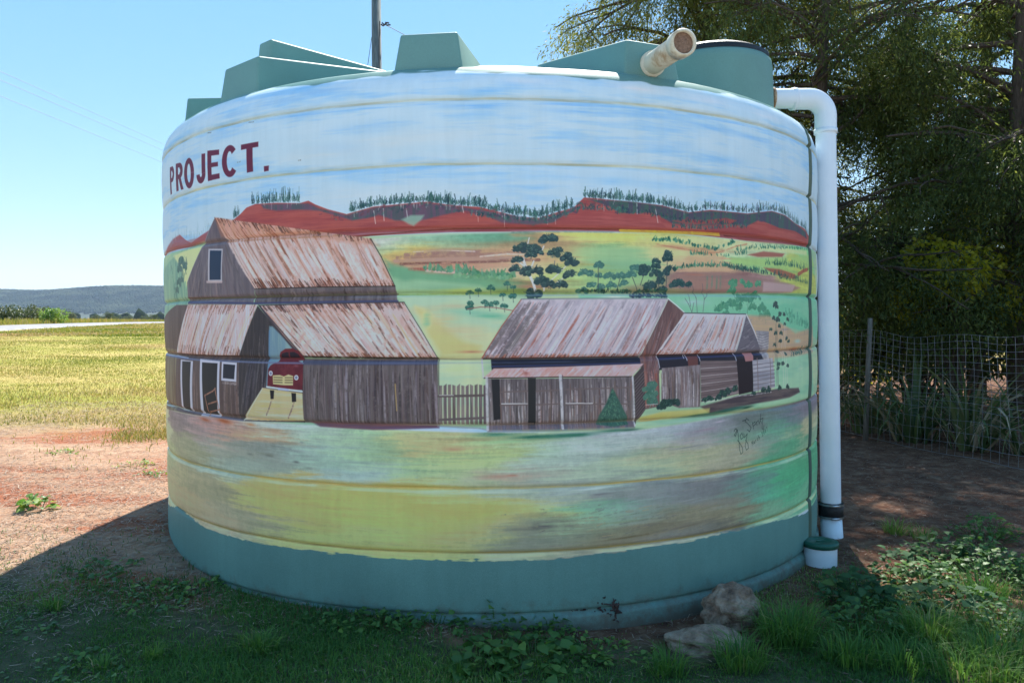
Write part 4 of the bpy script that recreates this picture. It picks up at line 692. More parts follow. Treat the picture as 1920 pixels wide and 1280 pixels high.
# finer in the direction of view
Rg, Ag = np.meshgrid(rr[1:], an, indexing='ij'); gx = (Rg * np.cos(Ag)).ravel(); gy = (Rg * np.sin(Ag)).ravel()
GV = np.stack([np.r_[0, gx], np.r_[0, gy], gz(np.r_[0, gx], np.r_[0, gy])], 1)
ii, jj = np.meshgrid(np.arange(nr - 1), np.arange(na), indexing='ij'); j2 = (jj + 1) % na
GF = np.stack([1 + ii * na + jj, 1 + (ii + 1) * na + jj, 1 + (ii + 1) * na + j2, 1 + ii * na + j2], -1).reshape(-1, 4)
GFl = [tuple(f) for f in GF.tolist()] + [(0, 1 + k, 1 + (k + 1) % na) for k in range(na)]
m, nt, b = new_mat('land')
geo = N(nt, 'ShaderNodeNewGeometry'); sep = N(nt, 'ShaderNodeSeparateXYZ'); nt.links.new(geo.outputs['Position'], sep.inputs[0])
def mth(op, a, b_=None, c=None, clamp=False):
    n = N(nt, 'ShaderNodeMath', operation=op); n.use_clamp = clamp
    for i, v in enumerate((a, b_, c)):
        if v is None: continue
        if isinstance(v, (int, float)): n.inputs[i].default_value = v
        else: nt.links.new(v, n.inputs[i])
    return n.outputs[0]
def noise_(sc, det=5, rough=.6, scale=None):
    n = N(nt, 'ShaderNodeTexNoise', i_Scale=sc, i_Detail=det, i_Roughness=rough)
    if scale:
        mp = N(nt, 'ShaderNodeMapping'); mp.inputs['Scale'].default_value = scale; nt.links.new(geo.outputs['Position'], mp.inputs[0]); nt.links.new(mp.outputs[0], n.inputs['Vector'])
    else: nt.links.new(geo.outputs['Position'], n.inputs['Vector'])
    return n.outputs[0]
def rng_(v, a, b_, lo=0., hi=1.):
    n = N(nt, 'ShaderNodeMapRange'); n.interpolation_type = 'SMOOTHSTEP'
    nt.links.new(v, n.inputs[0])
    for i, q in enumerate((a, b_, lo, hi)): n.inputs[i + 1].default_value = q
    return n.outputs[0]
def mixc(f, a, b_):
    n = N(nt, 'ShaderNodeMix', data_type='RGBA')
    nt.links.new(f, n.inputs[0]) if not isinstance(f, float) else setattr(n.inputs[0], 'default_value', f)
    for i, q in ((6, a), (7, b_)):
        if isinstance(q, tuple): n.inputs[i].default_value = (*q, 1)
        else: nt.links.new(q, n.inputs[i])
    return n.outputs[2]
X, Y_ = sep.outputs[0], sep.outputs[1]
nA, nB, nC = noise_(1.6), noise_(9, 8, .7), noise_(60, 6, .7)
wob = mth('MULTIPLY_ADD', nA, 2.4, -1.2)
dry = ramp(nt, [(.25, (.22, .105, .065)), (.45, (.36, .215, .135)), (.6, (.44, .29, .19)), (.8, (.52, .39, .27))]); nt.links.new(nB, dry.inputs[0])
soil = ramp(nt, [(.3, (.20, .062, .030)), (.6, (.34, .125, .062)), (.8, (.40, .18, .10))]); nt.links.new(nC, soil.inputs[0])
patch = noise_(.9, 4, .55, (.45, 1.3, 1))
litter = mixc(rng_(mth('ADD', patch, mth('MULTIPLY_ADD', nB, .5, -.25)), .46, .60), dry.outputs[0], soil.outputs[0])
fld = ramp(nt, [(.25, (.20, .22, .035)), (.42, (.28, .27, .05)), (.55, (.40, .31, .10)), (.7, (.46, .33, .15)), (.9, (.5, .4, .22))])
fn = mth('ADD', mth('MULTIPLY', noise_(.35, 6, .65, (.5, 1.4, 1)), .6), mth('MULTIPLY', nB, .4)); nt.links.new(fn, fld.inputs[0])
far_c = ramp(nt, [(.3, (.12, .15, .06)), (.5, (.24, .23, .10)), (.65, (.34, .29, .16))]); nt.links.new(noise_(.012, 5, .6, (1, .4, 1)), far_c.inputs[0])
hillc = ramp(nt, [(.35, (.030, .045, .032)), (.6, (.06, .075, .05)), (.75, (.14, .15, .08))]); nt.links.new(noise_(.004, 7, .7), hillc.inputs[0])
brown = ramp(nt, [(.3, (.075, .034, .022)), (.5, (.165, .078, .046)), (.68, (.29, .18, .115)), (.85, (.40, .29, .20))]); nt.links.new(nB, brown.inputs[0])
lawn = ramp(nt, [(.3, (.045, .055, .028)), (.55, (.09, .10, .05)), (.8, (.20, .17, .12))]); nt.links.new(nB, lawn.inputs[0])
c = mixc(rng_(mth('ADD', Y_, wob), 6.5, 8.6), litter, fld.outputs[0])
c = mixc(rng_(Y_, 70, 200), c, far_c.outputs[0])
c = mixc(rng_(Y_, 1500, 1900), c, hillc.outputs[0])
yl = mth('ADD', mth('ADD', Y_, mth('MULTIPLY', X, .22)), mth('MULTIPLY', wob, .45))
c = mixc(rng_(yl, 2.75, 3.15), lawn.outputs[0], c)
rt = mth('MULTIPLY', rng_(X, -.9, .2), rng_(Y_, 30, 14)); c2 = mixc(rng_(mth('ADD', Y_, mth('MULTIPLY', wob, .4)), 2.75, 3.1), lawn.outputs[0], brown.outputs[0])
c = mixc(rt, c, c2)
bounce_gravel = ramp(nt, [(.3, (.38, .35, .32)), (.55, (.50, .47, .43)), (.8, (.60, .57, .53))]); nt.links.new(nB, bounce_gravel.inputs[0])
c = mixc(rng_(mth('ADD', Y_, mth('MULTIPLY', wob, .3)), 1.5, .7), c, bounce_gravel.outputs[0])  # pale ground added behind the camera to bounce light onto the wall
nt.links.new(c, b.inputs['Base Color']); b.inputs['Roughness'].default_value = .95; b.inputs['Specular IOR Level'].default_value = .15
bp = N(nt, 'ShaderNodeBump', i_Strength=.8, i_Distance=.03); nt.links.new(mth('ADD', nB, mth('MULTIPLY', nC, .5)), bp.inputs['Height']); nt.links.new(bp.outputs[0], b.inputs['Normal'])
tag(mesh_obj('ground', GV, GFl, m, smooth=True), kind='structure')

# road: crowned strip of pale bitumen running away on the left
rm = noisy_mat('pale_bitumen', [(.3, (.20, .195, .20)), (.7, (.30, .29, .30))], scale=1.5, rough=.9, bump=.1)
V = []; F = []
pts = [Vector((-12 - .262 * t, -12 + t, 0)) for t in np.r_[np.linspace(0, 140, 60), np.linspace(150, 900, 30)]]
for i, p in enumerate(pts):
    for k, o_ in enumerate((-2.1, -1.9, -1.0, 0, 1.0, 1.9, 2.1)):
        n_ = Vector((.967, .253, 0)); q = p + n_ * o_
        V.append((q.x, q.y, float(gz(q.x, q.y)) + (.12 - .012 * o_ * o_ if abs(o_) < 2.0 else -.05)))
    if i: F += [((i - 1) * 7 + k, (i - 1) * 7 + k + 1, i * 7 + k + 1, i * 7 + k) for k in range(6)]
tag(mesh_obj('road', V, F, rm, smooth=True), kind='structure')

# ------------------------------------------------------------------ the tank
ILL = (.57, .70, .90)                            # estimated light on the wall, divided out of the paint colours
gy_ = (img @ np.array([.3, .5, .2], np.float32))[..., None]; redness = np.clip((img[..., :1] - img[..., 1:2]) * 3 - .15, 0, 1)
zl_ = np.arange(ch) / PXM + WZ0; lowz = (np.clip((1.62 - zl_) / .12, 0, 1) * np.clip((zl_ - .66) / .12, 0, 1))[:, None, None] * .20
img = img * (1 - lowz) + (gy_ * .8 + np.array([.14, .15, .17], np.float32)) * lowz
lowf = np.clip((.74 - zl_) / .14, 0, 1)[:, None, None] * .20; img = img * (1 - lowf) + np.array([.66, .77, .68], np.float32) * lowf
img = img * (1 - .22 * redness) + gy_ * .22 * redness - .035 * redness; img = np.clip(img, 0, 1)
lin_img = np.where(img <= .04045, img / 12.92, ((img + .055) / 1.055) ** 2.4)
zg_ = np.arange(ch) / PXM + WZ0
alb = lin_img / np.array(ILL, np.float32) / np.stack([np.interp(zg_, [0, .4, 1.0, 1.8], v) for v in ([.74, .74, .92, 1.06], [.80, .80, .97, 1.06], [.84, .86, .95, 1.06])], -1)[:, None]  # colours raised towards the foot of the wall to offset dimmer light there
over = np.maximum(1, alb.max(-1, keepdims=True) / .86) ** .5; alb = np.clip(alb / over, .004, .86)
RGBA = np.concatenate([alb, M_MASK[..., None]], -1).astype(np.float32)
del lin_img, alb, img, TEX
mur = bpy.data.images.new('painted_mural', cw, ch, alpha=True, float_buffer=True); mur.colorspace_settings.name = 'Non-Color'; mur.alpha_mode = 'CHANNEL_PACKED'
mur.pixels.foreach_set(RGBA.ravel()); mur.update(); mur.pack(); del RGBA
m, nt, b = new_mat('painted_tank_wall')
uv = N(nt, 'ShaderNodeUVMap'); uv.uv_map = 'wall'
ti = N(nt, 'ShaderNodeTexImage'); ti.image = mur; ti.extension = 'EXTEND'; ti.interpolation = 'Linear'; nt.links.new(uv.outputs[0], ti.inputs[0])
tc = N(nt, 'ShaderNodeTexCoord'); g1 = N(nt, 'ShaderNodeTexNoise', i_Scale=2.2, i_Detail=5); nt.links.new(tc.outputs['Object'], g1.inputs['Vector'])
gr = ramp(nt, [(.3, tuple(v * .86 for v in GREEN_PLASTIC)), (.7, tuple(v * 1.12 for v in GREEN_PLASTIC))]); nt.links.new(g1.outputs[0], gr.inputs[0])
g2 = N(nt, 'ShaderNodeTexNoise', i_Scale=380, i_Detail=2); nt.links.new(tc.outputs['Object'], g2.inputs['Vector'])
r2 = ramp(nt, [(.35, (.82, .84, .84)), (.65, (1.1, 1.1, 1.1))]); nt.links.new(g2.outputs[0], r2.inputs[0])
sepz = N(nt, 'ShaderNodeSeparateXYZ'); nt.links.new(tc.outputs['Object'], sepz.inputs[0])
m2 = N(nt, 'ShaderNodeMix', data_type='RGBA', blend_type='MULTIPLY'); m2.inputs[0].default_value = .8; nt.links.new(gr.outputs[0], m2.inputs[6]); nt.links.new(r2.outputs[0], m2.inputs[7])
smp = N(nt, 'ShaderNodeMapping'); smp.inputs['Scale'].default_value = (9, 9, .9); nt.links.new(tc.outputs['Object'], smp.inputs[0])
sn = N(nt, 'ShaderNodeTexNoise', i_Scale=2.5, i_Detail=6, i_Roughness=.65); nt.links.new(smp.outputs[0], sn.inputs['Vector'])
sr2 = ramp(nt, [(.35, (.80, .82, .80)), (.55, (1, 1, 1)), (.72, (1.12, 1.12, 1.10))]); nt.links.new(sn.outputs[0], sr2.inputs[0])
# soil splashed on the foot of the wall
dn = N(nt, 'ShaderNodeTexNoise', i_Scale=14, i_Detail=7, i_Roughness=.7); nt.links.new(tc.outputs['Object'], dn.inputs['Vector'])
dz = N(nt, 'ShaderNodeMapRange'); nt.links.new(sepz.outputs[2], dz.inputs[0]); dz.inputs[1].default_value = .16; dz.inputs[2].default_value = -.08; dz.inputs[3].default_value = -.35; dz.inputs[4].default_value = .55
da = N(nt, 'ShaderNodeMath', operation='ADD'); nt.links.new(dn.outputs[0], da.inputs[0]); nt.links.new(dz.outputs[0], da.inputs[1])
dr = N(nt, 'ShaderNodeMapRange'); nt.links.new(da.outputs[0], dr.inputs[0]); dr.inputs[1].default_value = .56; dr.inputs[2].default_value = .95; dr.inputs[4].default_value = .75
m4 = N(nt, 'ShaderNodeMix', data_type='RGBA'); nt.links.new(dr.outputs[0], m4.inputs[0]); nt.links.new(m2.outputs[2], m4.inputs[6]); m4.inputs[7].default_value = (.13, .075, .05, 1)
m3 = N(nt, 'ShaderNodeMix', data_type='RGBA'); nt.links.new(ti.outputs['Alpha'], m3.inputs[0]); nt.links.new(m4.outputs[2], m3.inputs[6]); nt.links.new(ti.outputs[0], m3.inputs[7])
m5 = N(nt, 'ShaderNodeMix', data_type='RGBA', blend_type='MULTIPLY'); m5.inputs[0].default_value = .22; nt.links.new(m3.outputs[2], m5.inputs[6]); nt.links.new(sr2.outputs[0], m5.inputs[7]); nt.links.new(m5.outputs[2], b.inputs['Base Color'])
mp = N(nt, 'ShaderNodeMapping'); mp.inputs['Scale'].default_value = (30, 900, 1); nt.links.new(uv.outputs[0], mp.inputs[0])
bn = N(nt, 'ShaderNodeTexNoise', i_Scale=1, i_Detail=3); nt.links.new(mp.outputs[0], bn.inputs['Vector'])
bsum = N(nt, 'ShaderNodeMath', operation='ADD'); nt.links.new(bn.outputs[0], bsum.inputs[0]); nt.links.new(g2.outputs[0], bsum.inputs[1])
bp = N(nt, 'ShaderNodeBump', i_Strength=.22, i_Distance=.0015); nt.links.new(bsum.outputs[0], bp.inputs['Height']); nt.links.new(bp.outputs[0], b.inputs['Normal'])
b.inputs['Roughness'].default_value = .55; b.inputs['Specular IOR Level'].default_value = .14
M['mural'] = m

tank = empty('water_tank', (TANK[0], TANK[1], 0), 'huge round green plastic water tank whose wall is painted with a farm mural', 'water tank')
GROOVES = (2.080, 1.824, 1.569, 1.312, 1.045, .780, .524, .263, .011)
def wall_r(z):
    r = TR + .014
    for g in GROOVES: r -= .011 * math.exp(-((z - g) / .0075) ** 2)
    for a_, b_ in zip(GROOVES[1:], GROOVES[:-1]):
        if a_ < z < b_: r += .006 * math.sin(PI * (z - a_) / (b_ - a_)) ** .7 - .002
    if z < .011: r += .012 * math.sin(min(1, (.011 - z) / .03) * PI / 2)
    return r
zl = sorted(set([round(z, 4) for z in np.arange(-.16, 2.10, .03)] + [round(g + d, 4) for g in GROOVES for d in (-.02, -.014, -.009, -.005, 0, .005, .009, .014, .02)]))
prof = [(wall_r(z), z) for z in zl] + [(1.958, 2.13), (1.945, 2.168), (1.922, 2.20), (1.885, 2.228)]
ns = 360; V = []; UV = []
for r, z in prof:
    for k in range(ns + 1):
        th = -PI + 2 * PI * k / ns
        V.append((r * math.sin(th), -r * math.cos(th), z)); UV.append(((th * TR - WS0) / (WS1 - WS0), (z - WZ0) / (WZ1 - WZ0)))
F = np.array([(i * (ns + 1) + k, i * (ns + 1) + k + 1, (i + 1) * (ns + 1) + k + 1, (i + 1) * (ns + 1) + k) for i in range(len(prof) - 1) for k in range(ns)])
wall = mesh_obj('wall', V, F, M['mural'], tank, smooth=True)
ul = wall.data.uv_layers.new(name='wall'); ul.data.foreach_set('uv', np.array(UV, np.float32)[F.ravel()].ravel())
def roof_z(r):
    return float(np.interp(r, [0, .3, .6, .9, 1.2, 1.5, 1.75, 1.86, 1.885], [2.71, 2.70, 2.65, 2.56, 2.46, 2.355, 2.27, 2.239, 2.228]))
rp = [(1.885, 2.228), (1.86, 2.239), (1.80, 2.256), (1.75, 2.27), (1.6, 2.32), (1.5, 2.355), (1.35, 2.408), (1.2, 2.46), (1.05, 2.512), (.9, 2.56), (.75, 2.61), (.6, 2.65), (.45, 2.68), (.3, 2.70), (.15, 2.708), (.01, 2.71)]
MB().lathe(rp, 120).build('roof', M['green'], tank, smooth=True)
def roof_block(th0, th1, r0, r1, z0, zi=None, inset=.03, name='roof_block'):
    """hollow moulded rib standing on the roof: upright outer face, top running in to the cone"""
    t0, t1 = math.radians(th0 + .3), math.radians(th1 + .3); tm = (t0 + t1) / 2
    ax = Vector((math.sin(tm), -math.cos(tm), 0)); tx = Vector((math.cos(tm), math.sin(tm), 0)); w = r0 * math.tan((t1 - t0) / 2)
    zi = zi if zi is not None else roof_z(r1) + .01
    V = []
    for r, zt, wt in ((r0, z0, w), (r1, zi, w * .8)):
        for s in (-1, 1):
            V.append(ax * (r + (.015 if r == r0 else 0)) + tx * s * wt + Vector((0, 0, roof_z(min(r, 1.88)) - .05)))
            V.append(ax * (r - (.012 if r == r0 else 0)) + tx * s * (wt - inset) + Vector((0, 0, zt)))
    F = [(0, 2, 3, 1), (4, 5, 7, 6), (0, 1, 5, 4), (2, 6, 7, 3), (1, 3, 7, 5), (0, 4, 6, 2)]
    mb = MB(); mb.add(V, F); return mb.build(name, M['green'], tank, bevel=.012, seg=3, smooth=True)
roof_block(-11.9, -2.5, 1.84, 1.05, 2.395)
roof_block(18.4, 27.6, 1.84, .88, 2.395, 2.585)
roof_block(-46.2, -35.0, 1.80, .98, 2.432, 2.56)
roof_block(-44.0, -38.4, 1.66, .9, 2.575, 2.60)
roof_block(-72.5, -62.5, 1.84, 1.0, 2.425)
for t_ in (82, 112, 142, 172, 202, 232, 262): roof_block(t_ - 4.6, t_ + 4.6, 1.84, 1.0, 2.40)
# seam rib
sb = MB(); t_s = math.radians(57.4); pr = [(r, z) for r, z in prof if z > -.1] + [(1.86, 2.244)]
V = []; n_ = len(pr)
for r, z in pr:
    for dt, dr_ in ((-.016, -.002), (-.012, .005), (.012, .005), (.016, -.002)):
        V.append(((r + dr_) * math.sin(t_s + dt), -(r + dr_) * math.cos(t_s + dt), z))
sb.add(V, [(i * 4 + k, i * 4 + k + 1, i * 4 + k + 5, i * 4 + k + 4) for i in range(n_ - 1) for k in range(3)])
M['seam'] = noisy_mat('green_seam_paint', [(.35, (.045, .085, .065)), (.5, (.075, .125, .09)), (.62, (.10, .12, .07)), (.75, (.20, .27, .24))], scale=6, rough=.6, bump=.2, bscale=60, stretch=(3, 3, .8))
sb.build('seam', M['seam'], tank, smooth=True)
# access collar with black strainer lid
th_c = math.radians(65); cx_, cy_ = 1.40 * math.sin(th_c), -1.40 * math.cos(th_c)
MB().lathe([(.345, 2.15), (.342, 2.40), (.336, 2.60), (.330, 2.635), (.315, 2.650), (.285, 2.652), (.28, 2.62)], 72, cx_, cy_).build('collar', M['green'], tank, smooth=True)
MB().lathe([(.318, 2.648), (.318, 2.672), (.27, 2.700), (.15, 2.722), (.005, 2.73)], 64, cx_, cy_).build('strainer_lid', M['black'], tank, smooth=True)

# overflow pipe leaning out of the roof block
a_, b_ = at(1221, 122, 3.36), at(1282, 80, 3.02); dv = (b_ - a_).normalized()
ov = empty('overflow_pipe', a_, 'short stained cream pipe sticking up from the tank roof with a gauze end', 'pipe')
R_ = .046
MB().tube([a_ - dv * .06, a_ + dv * .02, b_ - dv * .05], R_, 28).build('pipe', M['pvc_old'], ov, True, rel=a_)
MB().tube([a_ - dv * .012, a_ + dv * .028], R_ + .009, 28).build('base_collar', M['pvc_old'], ov, True, rel=a_)
o = MB()
ring = [(R_ + .001, -.055), (R_ + .008, -.05), (R_ + .008, .0), (R_ + .001, .006), (R_ - .003, .006), (R_ - .004, -.03)]
rot = dv.to_track_quat('Z', 'Y').to_matrix()
o.lathe(ring, 32); o.v = [tuple(rot @ Vector(v) + (b_ - a_)) for v in o.v]; o.build('end_socket', M['pvc_old'], ov, True)
o = MB(); o.lathe([(R_ - .002, -.012), (.02, -.008), (.001, -.007)], 32); o.v = [tuple(rot @ Vector(v) + (b_ - a_)) for v in o.v]; o.build('gauze', M['mesh_screen'], ov, True)

# downpipe
P0, P1 = Vector((1.49, 4.43, 2.452)), at(1548, 232, 4.44); P1.z = 2.30
dp = empty('downpipe', (P1.x, P1.y, -.05), 'tall white plastic downpipe standing against the right side of the tank', 'pipe'); O_ = Vector(dp.location)
rp_ = .0555; r_b = .10
MB().tube([P0, P0 + Vector((.13, 0, 0))], rp_, 32, False).build('inlet_pipe', M['pvc'], dp, True, rel=O_)
MB().tube([P0 + Vector((-.004, 0, 0)), P0 + Vector((.012, 0, 0))], rp_ + .006, 32).build('stained_ring', M['rust_stain'], dp, True, rel=O_)
el = []; c0 = Vector((P1.x - r_b, P1.y, P0.z - r_b))
el.append(Vector((P0.x + .12, P1.y, P0.z)))
for k in range(11):
    t = PI / 2 * (1 - k / 10); el.append(c0 + Vector((math.cos(t) * r_b, 0, math.sin(t) * r_b)))
el.append(Vector((P1.x, P1.y, 2.275)))
elb = MB().tube(el, rp_ + .004, 32, False).build('elbow', M['pvc'], dp, True, rel=O_)
for p_, d_ in ((el[0], Vector((1, 0, 0))), (el[-1], Vector((0, 0, -1)))):
    MB().tube([p_ - d_ * .004, p_ + d_ * .022], rp_ + .008, 32).build('socket_rim', M['pvc'], elb, True, rel=O_)
B1 = at(1558, 955, 4.42); B2 = at(1562, 1034, 4.36)
MB().tube([Vector((P1.x, P1.y, 2.31)), B1], rp_, 32, False).build('upright', M['pvc'], dp, True, rel=O_)
MB().tube([B1 + Vector((0, 0, .045)), B1 + Vector((0, 0, .038)), B1 - Vector((0, 0, .038)), B1 - Vector((0, 0, .045))], [rp_ + .001, rp_ + .012, rp_ + .012, rp_ + .004], 32).build('rubber_coupling', M['black'], dp, True, rel=O_)
for dz_ in (.036, -.036):
    cl = MB().tube([B1 + Vector((0, 0, dz_ + .006)), B1 + Vector((0, 0, dz_ - .006))], rp_ + .0145, 32, False)
    cb = cl.build('hose_clamp', M['steel'], dp, True, rel=O_)
    sc_ = MB().tube([B1 + Vector((-.03, -rp_ - .02, dz_)), B1 + Vector((.015, -rp_ - .021, dz_))], .007, 8); sc_.build('screw', M['steel'], cb, True, rel=O_)
MB().tube([B1 + Vector((0, 0, -.02)), B2 - Vector((0, 0, .06))], [rp_ + .002, rp_ + .009], 32).build('ground_pipe', M['pvc'], dp, True, rel=O_)

# capped riser
cxp = at(1538, 1040, 3.90)
rs = empty('capped_riser', (cxp.x, cxp.y, gz(cxp.x, cxp.y)), 'squat white drum with a dark green lid at the foot of the downpipe', 'drain cap')
zg = float(gz(cxp.x, cxp.y)); ztop = at(1538, 1013, 3.90).z
MB().lathe([(.080, -.06), (.081, ztop - zg - .018)], 40).build('drum', M['pvc'], rs, True)
lidp = MB().lathe([(.060, ztop - zg - .03), (.087, ztop - zg - .026), (.089, ztop - zg - .008), (.085, ztop - zg), (.055, ztop - zg + .001), (.052, ztop - zg - .003), (.001, ztop - zg - .003)], 40); lid = lidp.build('lid', M['cap_green'], rs, True)
MB().tube([Vector((-.022, -.008, ztop - zg + .002)), Vector((.022, .006, ztop - zg + .002))], .004, 6).build('lid_grip', M['cap_green'], lid)

# ------------------------------------------------------------------ rocks
def rock(loc, size, seed, label, flat=1.0, hole=None):
    bm = bmesh.new(); bmesh.ops.create_icosphere(bm, subdivisions=5, radius=1)
    off = Vector((seed * 7.3, seed * 3.1, 0))
    for v in bm.verts:
        n = v.co.normalized()
        d = 1 + .34 * mnoise.noise(n * 1.1 + off) + .16 * mnoise.noise(n * 2.6 + off) + .06 * mnoise.noise(n * 7 + off) + .03 * abs(mnoise.noise(n * 16 + off))
        cell = mnoise.voronoi(n * 1.5 + off)[0][0]; d += .16 * cell
        if hole:
            q = (n - Vector(hole).normalized()); q.z *= .45; d -= .34 * math.exp(-(q.length / .17) ** 2)
        v.co = Vector((n.x * size[0], n.y * size[1], n.z * size[2])) * d
        if v.co.z < -size[2] * .7: v.co.z = -size[2] * .7
    me = bpy.data.meshes.new('rock'); bm.to_mesh(me); bm.free(); me.materials.append(M['rock'])
    me.polygons.foreach_set('use_smooth', np.ones(len(me.polygons), bool))
    o = bpy.data.objects.new('rock', me); C.objects.link(o); o.location = loc
    return tag(o, label, 'rock')
p = at(1368, 1155, 3.17); rock((p.x, p.y, gz(p.x, p.y) + .070), (.112, .09, .092), 3, 'rounded brown rock with a dark hollow leaning on the foot of the tank', hole=(-.62, -.75, -.05))
p = at(1332, 1210, 2.97); rock((p.x, p.y, gz(p.x, p.y) + .02), (.14, .09, .055), 8, 'low flat brown rock half sunk in soil in front of the round one')

# ------------------------------------------------------------------ vegetation builders (numpy)
def unit(a): return a / (np.linalg.norm(a, axis=-1, keepdims=True) + 1e-9)
def leaves(P, D, L, Wd, up_=None, droop=.25, g=None):
    """P base points, D directions, L lengths, Wd widths -> folded leaves of four triangles"""
    g = g or rng; n = len(P); D = unit(D)
    r = g.normal(size=(n, 3)) if up_ is None else up_ + g.normal(size=(n, 3)) * .35
    S = unit(np.cross(D, r)); Nn = unit(np.cross(S, D)); L = np.asarray(L).reshape(-1, 1) * np.ones((n, 1)); Wd = np.asarray(Wd).reshape(-1, 1) * np.ones((n, 1))
    dz = np.array([0, 0, -1.]) * L * droop
    v = np.stack([P, P + D * L * .35 - S * Wd * .5 + Nn * Wd * .12, P + D * L * .35 + S * Wd * .5 + Nn * Wd * .12, P + D * L * .72 - S * Wd * .36 + dz * .45 + Nn * Wd * .1, P + D * L * .72 + S * Wd * .36 + dz * .45 + Nn * Wd * .1, P + D * L + dz], 1)
    b = (np.arange(n) * 6)[:, None, None]; f = b + np.array([[0, 2, 1], [1, 2, 4], [1, 4, 3], [3, 4, 5]])[None]
    return v.reshape(-1, 3), f.reshape(-1, 3), 6
def blades(P, H_, Wd, lean=.5, g=None, dirs=None):
    """grass blades: five vertices, three triangles, bent over"""
    g = g or rng; n = len(P); a = g.uniform(0, 2 * PI, n) if dirs is None else dirs
    D = np.stack([np.cos(a), np.sin(a), np.zeros(n)], 1); S = np.stack([-np.sin(a), np.cos(a), np.zeros(n)], 1)
    tw = g.uniform(-1, 1, n)[:, None]; S = unit(S + D * tw)
    le = (g.uniform(.1, 1, n) * lean)[:, None]; H_ = np.asarray(H_).reshape(-1, 1) * np.ones((n, 1)); Wd = np.asarray(Wd).reshape(-1, 1) * np.ones((n, 1)); Z_ = np.array([0, 0, 1.])
    m1 = P + Z_ * H_ * .55 + D * H_ * le * .3; tip = P + Z_ * H_ * (1 - .35 * le) + D * H_ * le
    v = np.stack([P - S * Wd * .5, P + S * Wd * .5, m1 - S * Wd * .4, m1 + S * Wd * .4, tip], 1)
    b = (np.arange(n) * 5)[:, None, None]; f = b + np.array([[0, 1, 3], [0, 3, 2], [2, 3, 4]])[None]
    return v.reshape(-1, 3), f.reshape(-1, 3), 5
def scatter(n, x0, x1, y0, y1, g=None):
    g = g or rng; return g.uniform(x0, x1, n), g.uniform(y0, y1, n)
_pt = rng.uniform(0, 2 * PI, (6, 2)); _pf = rng.normal(size=(6, 2))
def patchy(x, y, s=1.0, seed=0):
    r = np.random.default_rng(seed); v = np.zeros_like(x)
    for k in range(7):
        a = r.uniform(0, 2 * PI); f = s * r.uniform(.6, 2.6); v += np.sin((x * math.cos(a) + y * math.sin(a)) * f + r.uniform(0, 6) + .8 * np.sin((y * math.cos(a) - x * math.sin(a)) * f * .7))
    return v / 2.6
def off_tank(x, y, m=.0): return np.hypot(x - TANK[0], y - TANK[1]) > TR + m

# ------------------------------------------------------------------ grass
def lawn_y(x): return 3.05 - .25 * x - .25 * np.clip(x + .2, 0, None) * 0
def grass_patch(name, x, y, keep, h, w, mat, tint, lean=.6, sink=0):
    x, y = x[keep], y[keep]; n = len(x); hh = h(x, y, n); P = np.stack([x, y, gz(x, y) - .004 - sink], 1)
    v, f, k = blades(P, hh, w(x, y, n), lean); o = mesh_obj(name, v, f, mat); add_tint(o, np.repeat(np.clip(tint(x, y, n), 0, 1), k)); return tag(o, kind='stuff')
# short lawn in the shade of the tank
x, y = scatter(360000, -3.4, 3.6, 2.15, 4.2)
dens = sstep(.35, -.25, (y + .22 * x - 3.02) + .25 * patchy(x, y, 2.2, 1)) * (x < 1.0) + (x >= 1.0) * sstep(.5, -.2, (y - 3.2) + .3 * patchy(x, y, 2.5, 4)) * .9
dens = np.maximum(dens * (.70 + .4 * patchy(x, y, 5, 2)), .02)
keep = (rng.uniform(0, 1, len(x)) < dens) & off_tank(x, y, .02) & (np.abs(x) < .72 * y + .1) & ~((np.hypot((x - .75) / 1.3, y - 3.0) < .2))
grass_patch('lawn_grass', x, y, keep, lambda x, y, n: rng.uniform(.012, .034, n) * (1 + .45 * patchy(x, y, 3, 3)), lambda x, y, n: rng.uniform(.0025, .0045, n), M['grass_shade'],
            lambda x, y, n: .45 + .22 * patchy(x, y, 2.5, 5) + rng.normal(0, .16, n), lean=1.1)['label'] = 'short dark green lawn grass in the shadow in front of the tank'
# straw litter
x, y = scatter(260000, -5.5, 4.5, 2.2, 9.0)
lit = np.where(x < -.2, sstep(-.35, .1, (y + .22 * x - 2.95) + .2 * patchy(x, y, 2.2, 1)) * (1 - .75 * sstep(.35, .8, patchy(x * .6, y, 1.1, 9))) + .10, .30 * sstep(2.7, 3.1, y) + .08)
keep = (rng.uniform(0, 1, len(x)) < lit * np.clip(1.25 - y / 14, .3, 1)) & off_tank(x, y, .0) & (np.abs(x) < .72 * y + .3); x, y = x[keep], y[keep]; n = len(x)
a = rng.uniform(0, 2 * PI, n); D = np.stack([np.cos(a), np.sin(a), rng.uniform(-.05, .35, n)], 1); L = rng.uniform(.012, .06, n) * (1 + .5 * (rng.uniform(0, 1, n) < .06)); S = np.stack([-np.sin(a), np.cos(a), rng.uniform(-.5, .5, n)], 1)
P = np.stack([x, y, gz(x, y) + rng.uniform(0, .008, n)], 1); Wd = rng.uniform(.0016, .0036, n)[:, None]; bend = rng.normal(0, .12, n)[:, None] * S
v = np.stack([P - S * Wd * .5, P + S * Wd * .5, P + D * L[:, None] * .5 + bend * L[:, None] + S * Wd * .5, P + D * L[:, None] * .5 + bend * L[:, None] - S * Wd * .5, P + D * L[:, None] * [1, 1, .4]], 1).reshape(-1, 3)
f = ((np.arange(n) * 5)[:, None, None] + np.array([[0, 1, 2], [0, 2, 3], [3, 2, 4]])[None]).reshape(-1, 3)
